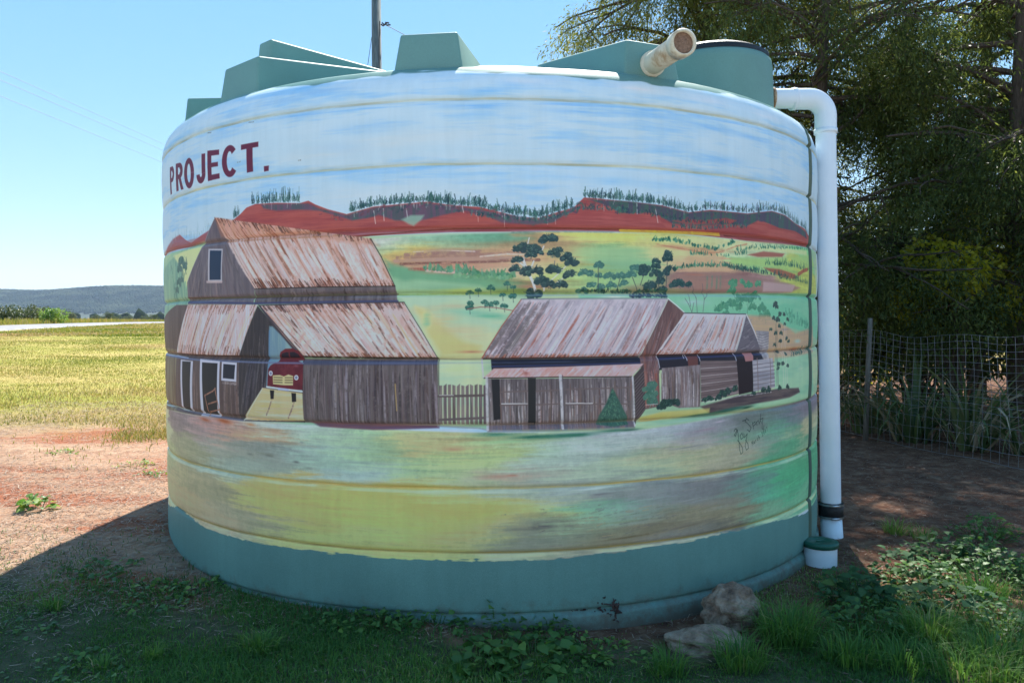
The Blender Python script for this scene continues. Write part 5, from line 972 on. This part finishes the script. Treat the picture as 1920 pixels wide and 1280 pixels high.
o = mesh_obj('straw_litter', v, f, M['straw']); add_tint(o, np.repeat(np.clip(rng.beta(2.2, 2.2, n) + .12 * (x < 0) - .15 * (x > .5), 0, 1), 5)); tag(o, 'loose dry straw and clippings lying on the bare soil', kind='stuff')
# sunlit field
def field(name, n, y0, y1, h0, h1, w0, w1, lab, lean=.9):
    t = rng.uniform(0, 1, n); y = y0 * (y1 / y0) ** t; x = rng.uniform(-.72, -.30, n) * y
    dens = np.maximum(sstep(-.5, .25, (y - 7.3) + .9 * patchy(x, y, 1.3, 12)) * (.75 + .35 * patchy(x, y, .9, 13)), sstep(.55, 1.1, patchy(x * .8, y * 1.6, 1.5, 18)) * .8) + .012
    keep = (rng.uniform(0, 1, n) < dens) & (np.abs(x + 12 + .262 * (y + 12)) > 2.9)
    o = grass_patch(name, x, y, keep, lambda x, y, n: rng.uniform(h0, h1, n) * (1 + .3 * patchy(x, y, 1, 14)), lambda x, y, n: rng.uniform(w0, w1, n) * np.clip(y / 9, 1, 5) ** .7, M['grass_field'],
                lambda x, y, n: .46 + .25 * patchy(x * .5, y * .8, .7, 15) + rng.normal(0, .17, n), lean=lean); o['label'] = lab
field('field_grass', 170000, 5.5, 30, .014, .042, .004, .008, 'sunlit yellow green mown grass of the field left of the tank')
field('far_field_grass', 50000, 26, 62, .04, .11, .010, .018, 'yellow green grass towards the road')
x, y = scatter(60000, -75, -18, 50, 118); keep = (x / y > -.70) & (x / y < -.40) & (x + 12 + .262 * (y + 12) > 2.9 * 0 - 99) & (np.abs(x + 12 + .262 * (y + 12)) > 3.2) & ((x + 12 + .262 * (y + 12)) < 0)
grass_patch('roadside_grass', x, y, keep, lambda x, y, n: rng.uniform(.25, .62, n), lambda x, y, n: rng.uniform(.03, .07, n), M['grass_field'], lambda x, y, n: .5 + .2 * patchy(x, y, .2, 31) + rng.normal(0, .15, n), lean=.5)['label'] = 'tall golden grass along the far side of the road'

# ------------------------------------------------------------------ low weeds
def spread_weed(name, cx, cy, rad, n, L, label, mat='leaf_weed', cat='weed', rise=.05, yellow=0, seed=0, group=None, Wr=.75):
    """many small round leaves on short stalks, as one plant"""
    g = np.random.default_rng(seed + 100); a = g.uniform(0, 2 * PI, n); r = rad * np.sqrt(g.uniform(0, 1, n)) * (1 + .35 * np.sin(a * 3 + seed) + .2 * np.sin(a * 5 + 2 * seed))
    x = cx + r * np.cos(a); y = cy + r * np.sin(a) * .8; ok = off_tank(x, y, .01); x, y, a = x[ok], y[ok], a[ok]; n = len(x)
    z0 = gz(x, y); zz_ = rise * g.uniform(.15, 1, n) * (1.1 - np.hypot(x - cx, y - cy) / rad * .7)
    D = np.stack([np.cos(a + g.normal(0, .9, n)), np.sin(a + g.normal(0, .9, n)), g.uniform(-.1, .7, n)], 1)
    P = np.stack([x, y, z0 + zz_], 1); Ls = L * g.uniform(.5, 1.25, n)
    v, f, k = leaves(P, D, Ls, Ls * g.uniform(Wr * .8, Wr * 1.1, n), up_=np.array([0, 0, 1.]), droop=.25, g=g)
    t = np.repeat(np.clip(g.normal(.45 + yellow, .2, n), 0, 1), k)
    O = np.array([cx, cy, float(gz(cx, cy))]); root = empty(name, O, label, cat, group)
    o = mesh_obj('leaves', v, f, M[mat], root, rel=O); add_tint(o, t)
    ns_ = max(6, n // 5); idx = g.choice(n, ns_, replace=False); st = MB()
    for i in idx: st.tube([(x[i] * .6 + cx * .4, y[i] * .6 + cy * .4, float(z0[i])), P[i]], .0016, 3, False)
    s_ = mesh_obj('stems', st.v, st.f, M[mat], root, rel=O); add_tint(s_, np.full(len(st.v), .3)); tag(s_, kind='stuff')
    return root
def gp(px, py, zz_=0.):  # ground point seen at a photo pixel
    d = ray(px, py); z = zz_
    for _ in range(12):
        t = (z - EYE) / d.z; z = float(gz(d.x * t, d.y * t))
    return d.x * t, d.y * t
WEEDS = [
 ((68, 955), .085, 46, .055, 'sunlit leafy weed standing alone on the pale straw left of the tank shadow', .10, .25),
 ((380, 318 + 520), .10, 70, .022, 'low yellow green weed patch on bare ground beside the left edge of the tank', .02, .35),
 ((118, 849), .12, 60, .022, 'yellow weed clump on the pink soil far left', .03, .45),
 ((258, 872), .14, 60, .024, 'yellowish creeping weed just left of the tank, in the sun', .03, .4),
 ((290, 890), .09, 40, .026, 'green creeping weed touching the left silhouette of the tank, in the sun', .03, .2),
 ((185, 1068), .16, 110, .030, 'leafy weed at the upper edge of the shaded lawn, lower left', .035, .05),
 ((300, 1115), .24, 260, .028, 'broad yellow green clover patch in the shade left of the tank foot', .03, .2),
 ((425, 1092), .07, 34, .035, 'small bright weed against the foot of the tank on the left', .05, .2),
 ((600, 1170), .10, 70, .026, 'small dark weed below the tank lip, left of centre', .04, 0),
 ((700, 1172), .17, 150, .028, 'dark clover clump under the tank lip left of the tall weeds', .05, 0),
 ((820, 1165), .16, 150, .030, 'dark clover clump at the tank foot near the middle', .06, 0),
 ((930, 1165), .17, 190, .032, 'bushy weed reaching up the tank wall in the middle', .14, .02),
 ((1030, 1170), .15, 150, .034, 'dense green weed at the tank foot right of the middle', .08, .05),
 ((1000, 1235), .20, 130, .050, 'large leaved weed in the middle foreground', .07, -.05),
 ((1110, 1225), .20, 170, .026, 'yellowish clover patch in the foreground left of the flat rock', .04, .3),
 ((905, 1250), .12, 60, .050, 'broad leaved weed at the lower edge near the middle', .06, 0),
 ((40, 1180), .15, 70, .026, 'grey green weed at the far left of the shaded lawn', .03, 0),
 ((150, 1250), .18, 90, .026, 'small leaved weed at the lower left corner', .03, .05)]
for i, (q, rad, n, L, lab, rise, yel) in enumerate(WEEDS):
    x_, y_ = gp(*q); spread_weed('weed', x_, y_, rad, n, L, lab, rise=rise, yellow=yel, seed=i, group='weeds around the tank')
# right-hand bed of large grey-green leaves
BED = [((1590, 1125), .15, 110, .045, 'dark broad leaved weed just in front of the capped riser'), ((1640, 1140), .20, 120, .06, 'drooping grey green weed right of the tussock grass'), ((1700, 1075), .16, 110, .05, 'big grey green leaves in half shade right of the downpipe'),
       ((1770, 1050), .16, 110, .055, 'pale spotted leaves catching sun between the shaded weeds'), ((1850, 1010), .20, 260, .032, 'sunlit yellow green weed clump near the right edge'), ((1880, 1090), .22, 280, .038, 'dense dark weed at the right edge'), ((1780, 1150), .20, 130, .055, 'tangled grey green weed low on the right'), ((1620, 1190), .18, 200, .03, 'leafy weed beside the tussock at the lower right'), ((1835, 1060), .20, 300, .034, 'bright leafy weed between the spotted leaves and the right edge'), ((1745, 1105), .18, 240, .036, 'bright green weed in front of the spotted leaves'), ((1890, 1200), .22, 260, .028, 'small leaved weed in the lower right corner')]
for i, (q, rad, n, L, lab) in enumerate(BED):
    x_, y_ = gp(*q); spread_weed('broadleaf_weed', x_, y_, rad, n, L, lab, mat='leaf_blue' if i in (0, 1, 2, 3, 6) else 'leaf_weed', rise=.15, yellow=.1 if i == 4 else 0, seed=40 + i, group='weeds on the right', Wr=.62)
# spinach-like weed on the left gets a few upright big leaves (part of the first weed)
# grass tussocks
def tussock(px, py, n, h, spread_, label, seed, w=.005, tint=.55):
    g = np.random.default_rng(seed); cx, cy = gp(px, py); a = g.uniform(0, 2 * PI, n); r = spread_ * g.uniform(0, 1, n) ** .8
    x = cx + r * np.cos(a); y = cy + r * np.sin(a); n = len(x); P = np.stack([x, y, gz(x, y) - .004], 1); O = (cx, cy, float(gz(cx, cy)))
    v, f, k = blades(P, h * g.uniform(.45, 1.1, n), w * g.uniform(.6, 1.1, n), 1.25, g, dirs=a + g.normal(0, .7, n))
    o = mesh_obj('grass_tussock', v, f, M['grass_shade'], rel=O); o.location = O; add_tint(o, np.repeat(np.clip(g.normal(tint, .16, n), 0, 1), k))
    return tag(o, label, 'grass', 'grass tussocks')
tussock(1480, 1205, 420, .20, .10, 'large bright grass tussock right of the flat rock', 1)
tussock(1390, 1250, 260, .15, .09, 'grass tussock below the flat rock at the bottom edge', 2)
tussock(1590, 1240, 240, .14, .09, 'grass tussock at the bottom edge below the broad leaves', 3)
tussock(1740, 1195, 300, .16, .10, 'sunlit grass tussock low on the right', 4, tint=.75)
tussock(1250, 1262, 160, .12, .07, 'small grass tussock at the bottom edge left of the flat rock', 5)
tussock(485, 1220, 220, .09, .07, 'grass tussock on the shaded lawn left of the middle', 6)
tussock(100, 1140, 90, .07, .05, 'small grass tuft on the shaded lawn far left', 7)
tussock(190, 1255, 90, .06, .04, 'small grass tuft near the bottom left', 8)
tussock(290, 1235, 70, .07, .03, 'thin grass tuft between the lower left tufts', 9)
tussock(1680, 1000, 120, .12, .06, 'sparse sunlit tuft on the dappled soil right of the downpipe', 10, tint=.8)
tussock(1730, 1010, 120, .10, .07, 'second sparse tuft on the dappled soil, further right', 11, tint=.8)
tussock(1840, 1120, 200, .16, .10, 'grass tussock among the weeds at the right edge', 12)
tussock(1860, 1240, 260, .15, .12, 'grass tussock in the lower right corner', 13)
tussock(1690, 1250, 200, .13, .1, 'grass tussock at the bottom edge on the right', 14)
tussock(1800, 1265, 260, .12, .12, 'wide sunlit tussock at the bottom edge near the right corner', 16, tint=.7)
tussock(1885, 1278, 220, .12, .11, 'last grass tussock in the bottom right corner', 17, tint=.7)
tussock(860, 1262, 90, .06, .05, 'tiny tuft at the bottom edge near the middle', 15)
# dead stalks against the tank lip
g = np.random.default_rng(5); dead = MB()
for k in range(26):
    px = g.choice([1060, 1075, 1092, 1112, 1128, 1150]) + g.normal(0, 4); x_, y_ = gp(px, 1172); zz_ = float(gz(x_, y_)); hh = g.uniform(.05, .13)
    dead.tube([(x_, y_ - .02, zz_), (x_ + g.normal(0, .01), y_ - .03, zz_ + hh)], .0018, 3, False)
    for j in range(7):
        zq = zz_ + hh * g.uniform(.3, 1); dead.tube([(x_, y_ - .026, zq), (x_ + g.normal(0, .014), y_ - .035, zq + g.normal(0, .006))], .0035, 3, True)
tag(mesh_obj('dead_weed', dead.v, dead.f, noisy_mat('dead_stalk', [(.3, (.035, .02, .018)), (.7, (.09, .05, .04))], rough=.9)), 'dried dark seed stalks standing against the tank lip right of the middle', 'weed')

# ------------------------------------------------------------------ fence
FA, FB = np.array([3.30, 9.4]), np.array([4.42, 4.9])
fd = (FB - FA); FLEN = float(np.hypot(*fd)); fd = fd / FLEN
fence = empty('wire_fence', (FA[0], FA[1], 0), 'sagging galvanised wire mesh fence on thin posts behind the tank', 'fence')
FO = np.array([FA[0], FA[1], 0.])
def fpt(t, h): 
    q = FA + fd * t; zb = float(gz(q[0], q[1])); wobv = .02 * math.sin(t * 1.9) + .012 * math.sin(t * 5.3)
    return (q[0] + .02 * math.sin(t * 2.3 + h * 3), q[1], zb + .03 + h + wobv * (.4 + h))
hs = list(np.r_[np.linspace(0, .42, 5)[:-1], np.linspace(.42, 1.08, 12)])
for h in hs:
    mb = MB(); mb.tube([fpt(t, h + .004 * math.sin(t * 7 + h * 20)) for t in np.linspace(0, FLEN, 46)], .0019, 4, False)
    mb.build('wire', M['wire'], fence, rel=FO)
vw = int(FLEN / .088)
for i in range(vw + 1):
    t = i * .088; mb = MB(); mb.tube([fpt(t + .006 * math.sin(h * 9 + i), h) for h in np.linspace(0, 1.08, 7)], .0016, 4, False)
    mb.build('wire', M['wire'], fence, rel=FO)
for t, r_, hh, lx in ((1.52, .028, 1.22, .05), (-.25, .028, 1.2, 0), (4.7, .03, 1.2, 0)):
    a_ = fpt(t, 0); mb = MB(); mb.tube([(a_[0] - .03, a_[1], a_[2] - .15), (a_[0] - .03 + lx * .5, a_[1], a_[2] + .6), (a_[0] - .03 + lx, a_[1], a_[2] + hh)], [r_, r_ * .95, r_ * .85], 10)
    mb.build('post', M['post'], fence, True, rel=FO)

# strap-leaved plants behind the fence
def strap_plant(cx, cy, n, h, label, seed, drytint=.0):
    g = np.random.default_rng(seed); V = []; F = []; T = []; O = np.array([cx, cy, float(gz(cx, cy))])
    for i in range(n):
        a = g.uniform(0, 2 * PI); r0 = g.uniform(0, .22); L = h * g.uniform(.5, 1.15); w = g.uniform(.018, .040); pitch = g.uniform(.75, 1.5); p = np.array([cx + r0 * math.cos(a), cy + r0 * math.sin(a), O[2]]); t = np.clip(g.normal(.35 + drytint, .28), 0, 1)
        b0 = len(V); s_ = np.array([-math.sin(a), math.cos(a), g.uniform(-.4, .4)]); curl = g.uniform(1.0, 3.2)
        for k in range(7):
            ww = w * (1 - (k / 6) ** 2) * .5 + .001; V += [p - s_ * ww, p + s_ * ww]; T += [t, t]
            if k: F.append((b0 + 2 * k - 2, b0 + 2 * k - 1, b0 + 2 * k + 1, b0 + 2 * k))
            p = p + np.array([math.cos(a) * math.cos(pitch), math.sin(a) * math.cos(pitch), math.sin(pitch)]) * L / 6
            p[2] = max(p[2], O[2] + .01); pitch -= curl / 6 * (k + 1) / 3.5
    o = mesh_obj('strap_leaf_plant', V, F, M['strap'], rel=O); o.location = O; add_tint(o, T); return tag(o, label, 'plant', 'strap leaved plants behind the fence')
for i, (cx, cy, n, h, lab, dt) in enumerate(((3.95, 8.5, 70, .95, 'straggly strap leaved plant behind the fence post', .1), (4.10, 7.85, 110, 1.15, 'tallest strap leaved clump behind the fence, right of the post', .0), (4.35, 7.3, 90, 1.05, 'strap leaved clump behind the middle of the fence with dry brown leaves', .2), (4.75, 7.0, 60, .95, 'thin dark strap leaved plant behind the right part of the fence', 0), (3.75, 9.1, 60, .8, 'low dry strap leaved plant beside the downpipe behind the fence', .25), (4.9, 6.3, 40, .8, 'sparse strap leaved plant behind the fence at the right edge', .1))):
    strap_plant(cx, cy, n, h, lab, 60 + i, dt)

# ------------------------------------------------------------------ trees
def limb_path(p0, d0, L, n, g, droop=.0, wig=.12):
    p = Vector(p0); d = Vector(d0).normalized(); out = [p.copy()]
    for k in range(n):
        d = (d + Vector((g.normal(0, wig), g.normal(0, wig), g.normal(0, wig) - droop))).normalized(); p = p + d * L / n; out.append(p.copy())
    return out
def drooping_tree(x, y, h, rad, z_low, nlimb, nspray, label, mat, seed, thin=99., tcut=0., leafL=.065, leafW=.014, per=26, lean=(0, 0), trunk_r=.16, hang=.58, side=None, tone=0, shape=.55, lscale=1.0, mindist=0):
    g = np.random.default_rng(seed); z0 = float(gz(x, y)); O = np.array([x, y, z0]); root = empty('conifer_tree', O, label, 'tree', 'trees behind the fence')
    tp_ = [Vector((x + lean[0] * t + .08 * math.sin(t * 5 + seed), y + lean[1] * t, z0 - .1 + h * t)) for t in np.linspace(0, 1, 12)]
    MB().tube(tp_, [trunk_r * (1 - .88 * t) for t in np.linspace(0, 1, 12)], 9).build('trunk', M['bark'], root, True, rel=O)
    lm = MB(); A = []; Bt = []
    for k in range(nlimb):
        t = g.uniform(max(.08, z_low / h * .8), .97); hz = z0 + h * t; c = tp_[0].lerp(tp_[-1], t); a = g.uniform(0, 2 * PI) if side is None else g.uniform(*side)
        prof_ = (math.sin(PI * min(1, max(.02, (1 - t))) ** shape) * .5 + .5) * (1 - t * .45) if t > .25 else .85
        L = rad * prof_ * g.uniform(.65, 1.12); pth = limb_path((c.x, c.y, hz), (math.cos(a), math.sin(a), g.uniform(.05, .7)), L, 8, g, .07, .10)
        lm.tube(pth, [.045 * (1 - .85 * i / 8) * trunk_r / .16 + .004 for i in range(9)], 5, False)
        for i in range(2, 9): A.append(pth[i]); Bt.append((t, i / 8))
        for q in range(3):
            i = int(g.integers(3, 7)); d = (pth[i + 1] - pth[i]).normalized(); s_ = limb_path(pth[i], (d.x + g.normal(0, .8), d.y + g.normal(0, .8), d.z + g.normal(0, .35)), L * .4, 5, g, .10, .15)
            lm.tube(s_, [.014 * (1 - .8 * j / 5) + .002 for j in range(6)], 4, False)
            for j in range(1, 6): A.append(s_[j]); Bt.append((t, .5 + j / 10))
    lb = mesh_obj('branches', lm.v, lm.f, M['bark'], root, rel=O)
    A = np.array([tuple(v) for v in A]); idx = g.integers(0, len(A), nspray); S0 = A[idx] + g.normal(0, .11, (nspray, 3)) * [1, 1, .7]
    hol = np.sin(S0[:, 0] * 3.1 + 1.7 * np.sin(S0[:, 1] * 2.3 + seed)) + np.sin(S0[:, 1] * 2.7 + S0[:, 2] * 2.2) + np.sin(S0[:, 2] * 3.3 - S0[:, 0] * 1.9 + 2)
    S0 = S0[(S0[:, 2] < thin) | (hol > np.where(S0[:, 2] > 7.2, tcut - .9, tcut))]; nspray = len(S0)
    az = np.arctan2(S0[:, 1] - y, S0[:, 0] - x) + g.normal(0, .7, nspray)
    SD = unit(np.stack([np.cos(az) * .45, np.sin(az) * .45, -np.ones(nspray) * g.uniform(.6, 1.9, nspray)], 1)); SL = hang * g.uniform(.45, 1.3, nspray)
    tt = g.uniform(0, 1, (nspray, per)); side_ = g.normal(size=(nspray, per, 3)) * .045 * lscale * (1.1 - tt[..., None] * .6)
    P = S0[:, None] + SD[:, None] * (SL[:, None] * tt)[..., None] + side_
    D = SD[:, None] * .9 + unit(side_) * .75 + g.normal(0, .2, (nspray, per, 3))
    P = P.reshape(-1, 3); D = D.reshape(-1, 3); n = len(P); ok = (P[:, 2] > z0 + z_low * .5) & (P[:, 1] > mindist) & off_tank(P[:, 0], P[:, 1], .25)
    P, D = P[ok], D[ok]; cl = np.repeat(g.normal(.42 + tone, .16, nspray), per)[ok]; n = len(P)
    D = unit(D); S = unit(np.cross(D, g.normal(size=(n, 3)))); L = (leafL * g.uniform(.6, 1.3, n))[:, None]; Wd = (leafW * g.uniform(.7, 1.3, n))[:, None]
    v = np.stack([P, P + D * L * .5 + S * Wd * .55, P + D * L, P + D * L * .45 - S * Wd * .55], 1).reshape(-1, 3)
    f = np.arange(n * 4).reshape(-1, 4)
    o = mesh_obj('crown', v, f, M[mat], root, rel=O); add_tint(o, np.repeat(np.clip(cl + g.normal(0, .13, n), 0, 1), 4)); return root
drooping_tree(3.0, 11.6, 9.2, 3.5, 1.7, 140, 14500, 'tall drooping conifer rising behind the tank, nearest its roof', 'leaf_conifer', 21, thin=7.6, tcut=.3, tone=.14, trunk_r=.13, per=24)
drooping_tree(6.0, 9.1, 8.3, 2.9, 1.2, 130, 11500, 'dark dense conifer hanging over the right end of the fence', 'leaf_dark', 22, thin=4.6, tcut=.9, tone=.05, trunk_r=.13, per=24, hang=.5)
drooping_tree(7.6, 12.5, 8.6, 3.2, 1.4, 90, 5000, 'dark conifer furthest right behind the fence', 'leaf_dark', 23, thin=6.0, tcut=.6, trunk_r=.15, per=20, leafL=.08, leafW=.022)
drooping_tree(3.9, 10.0, 11.8, 2.9, 1.3, 130, 10000, 'slim dark conifer directly behind the downpipe', 'leaf_dark', 24, thin=4.8, tcut=.6, trunk_r=.09, per=22, tone=.1, lean=(-.3, -1.2))
def leafy_shrub(x, y, h, rad, n, L, label, mat, seed, z_low=.2, tone=0, group=None, name='shrub', cat='shrub', nb=14, ball=(1, 1, 1)):
    g = np.random.default_rng(seed); z0 = float(gz(x, y)); O = np.array([x, y, z0]); root = empty(name, O, label, cat, group)
    st = MB(); cs = []
    for k in range(nb):
        a = g.uniform(0, 2 * PI); t = g.uniform(.35, 1); e = Vector((x + math.cos(a) * rad * g.uniform(.2, .8), y + math.sin(a) * rad * g.uniform(.2, .8), z0 + z_low + (h - z_low) * t * g.uniform(.6, .95)))
        st.tube([(x + g.normal(0, rad * .08), y + g.normal(0, rad * .08), z0 - .03), ((x + e.x) / 2, (y + e.y) / 2, z0 + (e.z - z0) * .6), e], [.02 * h / 2, .014 * h / 2, .004], 4, False); cs.append(e)
    tag(mesh_obj('trunk' if cat == 'tree' else 'stems', st.v, st.f, M['bark'], root, rel=O), kind=None if cat == 'tree' else 'stuff')
    cs = np.array([tuple(c) for c in cs]); r_ = rad * g.uniform(.28, .5, nb); i = g.integers(0, nb, n); d = unit(g.normal(size=(n, 3))); q = g.uniform(.35, 1, n) ** .5
    P = cs[i] + d * (r_[i] * q)[:, None] * [ball[0], ball[1], ball[2] * .8]; P[:, 2] = np.maximum(P[:, 2], z0 + .02)
    v, f, k = leaves(P, d + g.normal(0, .7, (n, 3)), L * g.uniform(.6, 1.3, n), L * g.uniform(.4, .7, n), g=g)
    cl = g.normal(.45 + tone, .15, nb)[i] + g.normal(0, .14, n)
    o = mesh_obj('crown' if cat == 'tree' else 'leaves', v, f, M[mat], root, rel=O); add_tint(o, np.repeat(np.clip(cl, 0, 1), k)); return root
leafy_shrub(4.95, 8.5, 2.35, .75, 3600, .065, 'golden green shrub in the gap under the dark trees, leaf colour brightened as if sunlit', 'leaf_gold_sunlit', 31, .9)
leafy_shrub(5.2, 12.5, 1.5, 1.0, 1500, .08, 'smaller golden shrub seen through the fence beside the post', 'leaf_gold_sunlit', 32, .2)
leafy_shrub(9.6, 13.5, 2.6, 1.6, 3600, .10, 'dark shrub behind the golden one at the right edge', 'leaf_dark', 33, .3)
# dense scrub closing the view under the trees
for i, (x_, y_, h_, r_, lab) in enumerate(((5.3, 10.1, 2.3, 1.0, 'dark bush filling the gap between the two nearest trunks'), (6.9, 9.8, 2.5, 1.1, 'dark bush beside the trunk at the right edge'), (6.1, 11.0, 2.2, 1.3, 'dark undergrowth bush behind the right fence wires'), (7.9, 10.2, 2.6, 1.5, 'dark undergrowth bush at the far right behind the fence'), (4.6, 10.6, 1.7, .9, 'dark undergrowth bush behind the strap leaved plants'), (5.4, 14.5, 3.4, 2.0, 'dark bush far behind the fence post'), (9.5, 17.5, 4.0, 2.8, 'dark bush furthest back beyond the fence'))):
    leafy_shrub(x_, y_, h_, r_, 3600, .085, lab, 'leaf_dark', 70 + i, .1, group='undergrowth behind the fence', nb=20)

# ------------------------------------------------------------------ far left: bushes, lone trees, wooded range
def far_bush(px, py, Y, wpx, hpx, label, mat, seed, name='bush', cat='bush', group='bushes beyond the road', tone=0):
    p = at(px, py, Y); w = wpx / FPX * Y / 2; h = hpx / FPX * Y
    return leafy_shrub(p.x, Y, h * 1.15, w, 1500, max(.10, w * .14), label, mat, seed, h * .05, tone, group, name, cat, nb=16)
M['leaf_far'] = leaf_mat('far_leaf', [(0, (.03, .055, .02)), (.6, (.065, .09, .03)), (1, (.13, .14, .05))], trans=.2)
far_bush(102, 612, 57, 50, 24, 'light green rounded bush on the far road edge', 'leaf_weed', 41, tone=.3)
for i, (px, w, h, Y, lab) in enumerate(((8, 60, 29, 64, 'dark bush at the left frame edge across the road'), (42, 50, 27, 68, 'second dark bush across the road from the left edge'), (70, 46, 30, 72, 'dark bush behind the light green one'), (98, 34, 28, 78, 'tallest dark bush of the row across the road'))):
    far_bush(px, 612, Y, w, h, lab, 'leaf_far', 42 + i)
far_bush(203, 590, 190, 20, 22, 'lone dark round tree on the plain', 'leaf_far', 50, 'small_tree', 'tree', 'trees on the plain')
for i, (px, py, Y, w, h, lab) in enumerate(((129, 592, 150, 26, 18, 'dark tree right of the road bushes on the plain'), (118, 588, 230, 34, 22, 'tree behind the dark one on the plain'), (288, 588, 210, 22, 12, 'low round tree near the tank silhouette'), (272, 583, 330, 16, 12, 'tiny tree on the plain left of the tank silhouette'), (184, 598, 110, 16, 13, 'small shrub below the lone tree'), (213, 598, 120, 18, 12, 'small shrub right of the lone tree'), (240, 584, 400, 18, 12, 'faint tree in the middle of the plain'), (178, 584, 420, 18, 12, 'faint tree left of the lone tree'))):
    far_bush(px, py, Y, w, h, lab, 'leaf_far', 80 + i, 'small_tree', 'tree', 'trees on the plain')
M['far_canopy'] = noisy_mat('far_canopy', [(.35, (.010, .020, .016)), (.5, (.025, .04, .025)), (.68, (.075, .09, .05))], scale=.012, rough=1, bump=0, spec=0)
def blob_field(name, n, xr, yr, s0, s1, mat, lab, seed, keepf=None):
    g = np.random.default_rng(seed); y = g.uniform(*yr, n); x = g.uniform(xr[0], xr[1], n) * y
    if keepf is not None: k = keepf(x, y, g); x, y = x[k], y[k]; n = len(x)
    bm = bmesh.new(); bmesh.ops.create_icosphere(bm, subdivisions=1, radius=1); bv = np.array([v.co[:] for v in bm.verts]); bf = np.array([[v.index for v in f.verts] for f in bm.faces]); bm.free()
    s = g.uniform(s0, s1, n)[:, None, None]; v = bv[None] * s * [1, 1, 1.1] * g.uniform(.65, 1.25, (n, len(bv), 1)) + np.stack([x, y, gz(x, y) + s[:, 0, 0] * .7], 1)[:, None]
    f = (np.arange(n) * len(bv))[:, None, None] + bf[None]; o = mesh_obj(name, v.reshape(-1, 3), f.reshape(-1, 3), M[mat]); add_tint(o, np.repeat(np.clip(g.normal(.5, .22, n), 0, 1), len(bv))); return tag(o, lab, kind='stuff')
blob_field('wooded_range', 24000, (-.72, -.38), (2080, 2680), 2.0, 4.8, 'far_canopy', 'far blue grey wooded range along the horizon on the left', 1, lambda x, y, g: g.uniform(0, 1, len(x)) < np.clip((y - 2050) / 130, .1, 1))
blob_field('plain_scrub', 2600, (-.74, -.36), (420, 2050), 1.5, 4.0, 'far_canopy', 'scattered scrub over the far plain', 2, lambda x, y, g: (patchy(x, y, .012, 5) > .1) & (g.uniform(0, 1, len(x)) < (y / 2000)))

# ------------------------------------------------------------------ pole and lines
pb = at(706, 300, 22.0); pole = empty('power_pole', (pb.x, 22.0, gz(pb.x, 22.0)), 'weathered grey wooden pole standing up behind the tank', 'pole'); PO = np.array(pole.location)
zt = 10.6; xo = at(706, 0, 22.0).x
MB().tube([(pb.x, 22, PO[2] - .2), (pb.x * .5 + xo * .5, 22, 5), (xo - .01, 22, zt)], [.18, .155, .13], 14).build('shaft', M['pole'], pole, True, rel=PO)
i0 = at(721, 46, 21.85); ins = MB()
for k in range(6): ins.tube([i0 + Vector((-.10 + .03 * k, 0, .05 * math.sin(k * 2))), i0 + Vector((-.03 + .04 * k, 0, -.05 * math.cos(k)))], .02, 6)
ins.build('insulator', M['cable'], pole, rel=PO)
MB().tube([at(712, 40, 21.8), at(711, 70, 21.8), at(711, 118, 21.8), at(711, 200, 21.8)], .014, 6, False).build('earth_cable', M['cable'], pole, rel=PO)
def sag(a, b, s, n=14): return [a.lerp(b, t) - Vector((0, 0, s * 4 * t * (1 - t))) for t in np.linspace(0, 1, n)]
tag(MB().tube(sag(i0, at(1010, 190, 30), .05), .009, 5, False).build('service_wire', M['cable']), 'thin wire running down from the pole insulator behind the tank', 'wire')
tag(MB().tube(sag(at(697, 70, 21.9), at(680, 190, 21.5), .0), .008, 5, False).build('stay_wire', M['cable']), 'thin stay wire just left of the pole', 'wire')
for (a_, b_), lab in ((((0, 134), (308, 271)), 'uppermost power line crossing the sky on the left'), (((0, 150), (308, 283)), 'middle power line crossing the sky on the left'), (((0, 180), (308, 306)), 'lowest power line crossing the sky on the left')):
    A_, B_ = at(*a_, 34), at(*b_, 62); d_ = B_ - A_
    tag(MB().tube(sag(A_ - d_ * .35, B_ + d_ * .25, .0), .011, 5, False).build('power_line', M['powerline']), lab, 'power line', 'power lines on the left')

# ------------------------------------------------------------------ haze
hz_, nt, b = new_mat('air'); nt.nodes.remove(b)
pv = N(nt, 'ShaderNodeVolumePrincipled'); pv.inputs['Color'].default_value = (.60, .77, 1, 1); pv.inputs['Density'].default_value = .00010; pv.inputs['Anisotropy'].default_value = .1
nt.links.new(pv.outputs[0], nt.nodes['Material Output'].inputs['Volume'])
zt_ = 340.0; zb_ = float(GV[:, 2].min()) - 1.2; e = 9400.0
V = [(x, y, z) for z in (zb_, zt_) for x, y in ((-e, -e), (e, -e), (e, e), (-e, e))]
tag(mesh_obj('haze', V, [(3, 2, 1, 0), (4, 5, 6, 7), (0, 1, 5, 4), (1, 2, 6, 5), (2, 3, 7, 6), (3, 0, 4, 7)], hz_), 'thin blue air that fades the far range', kind='stuff')
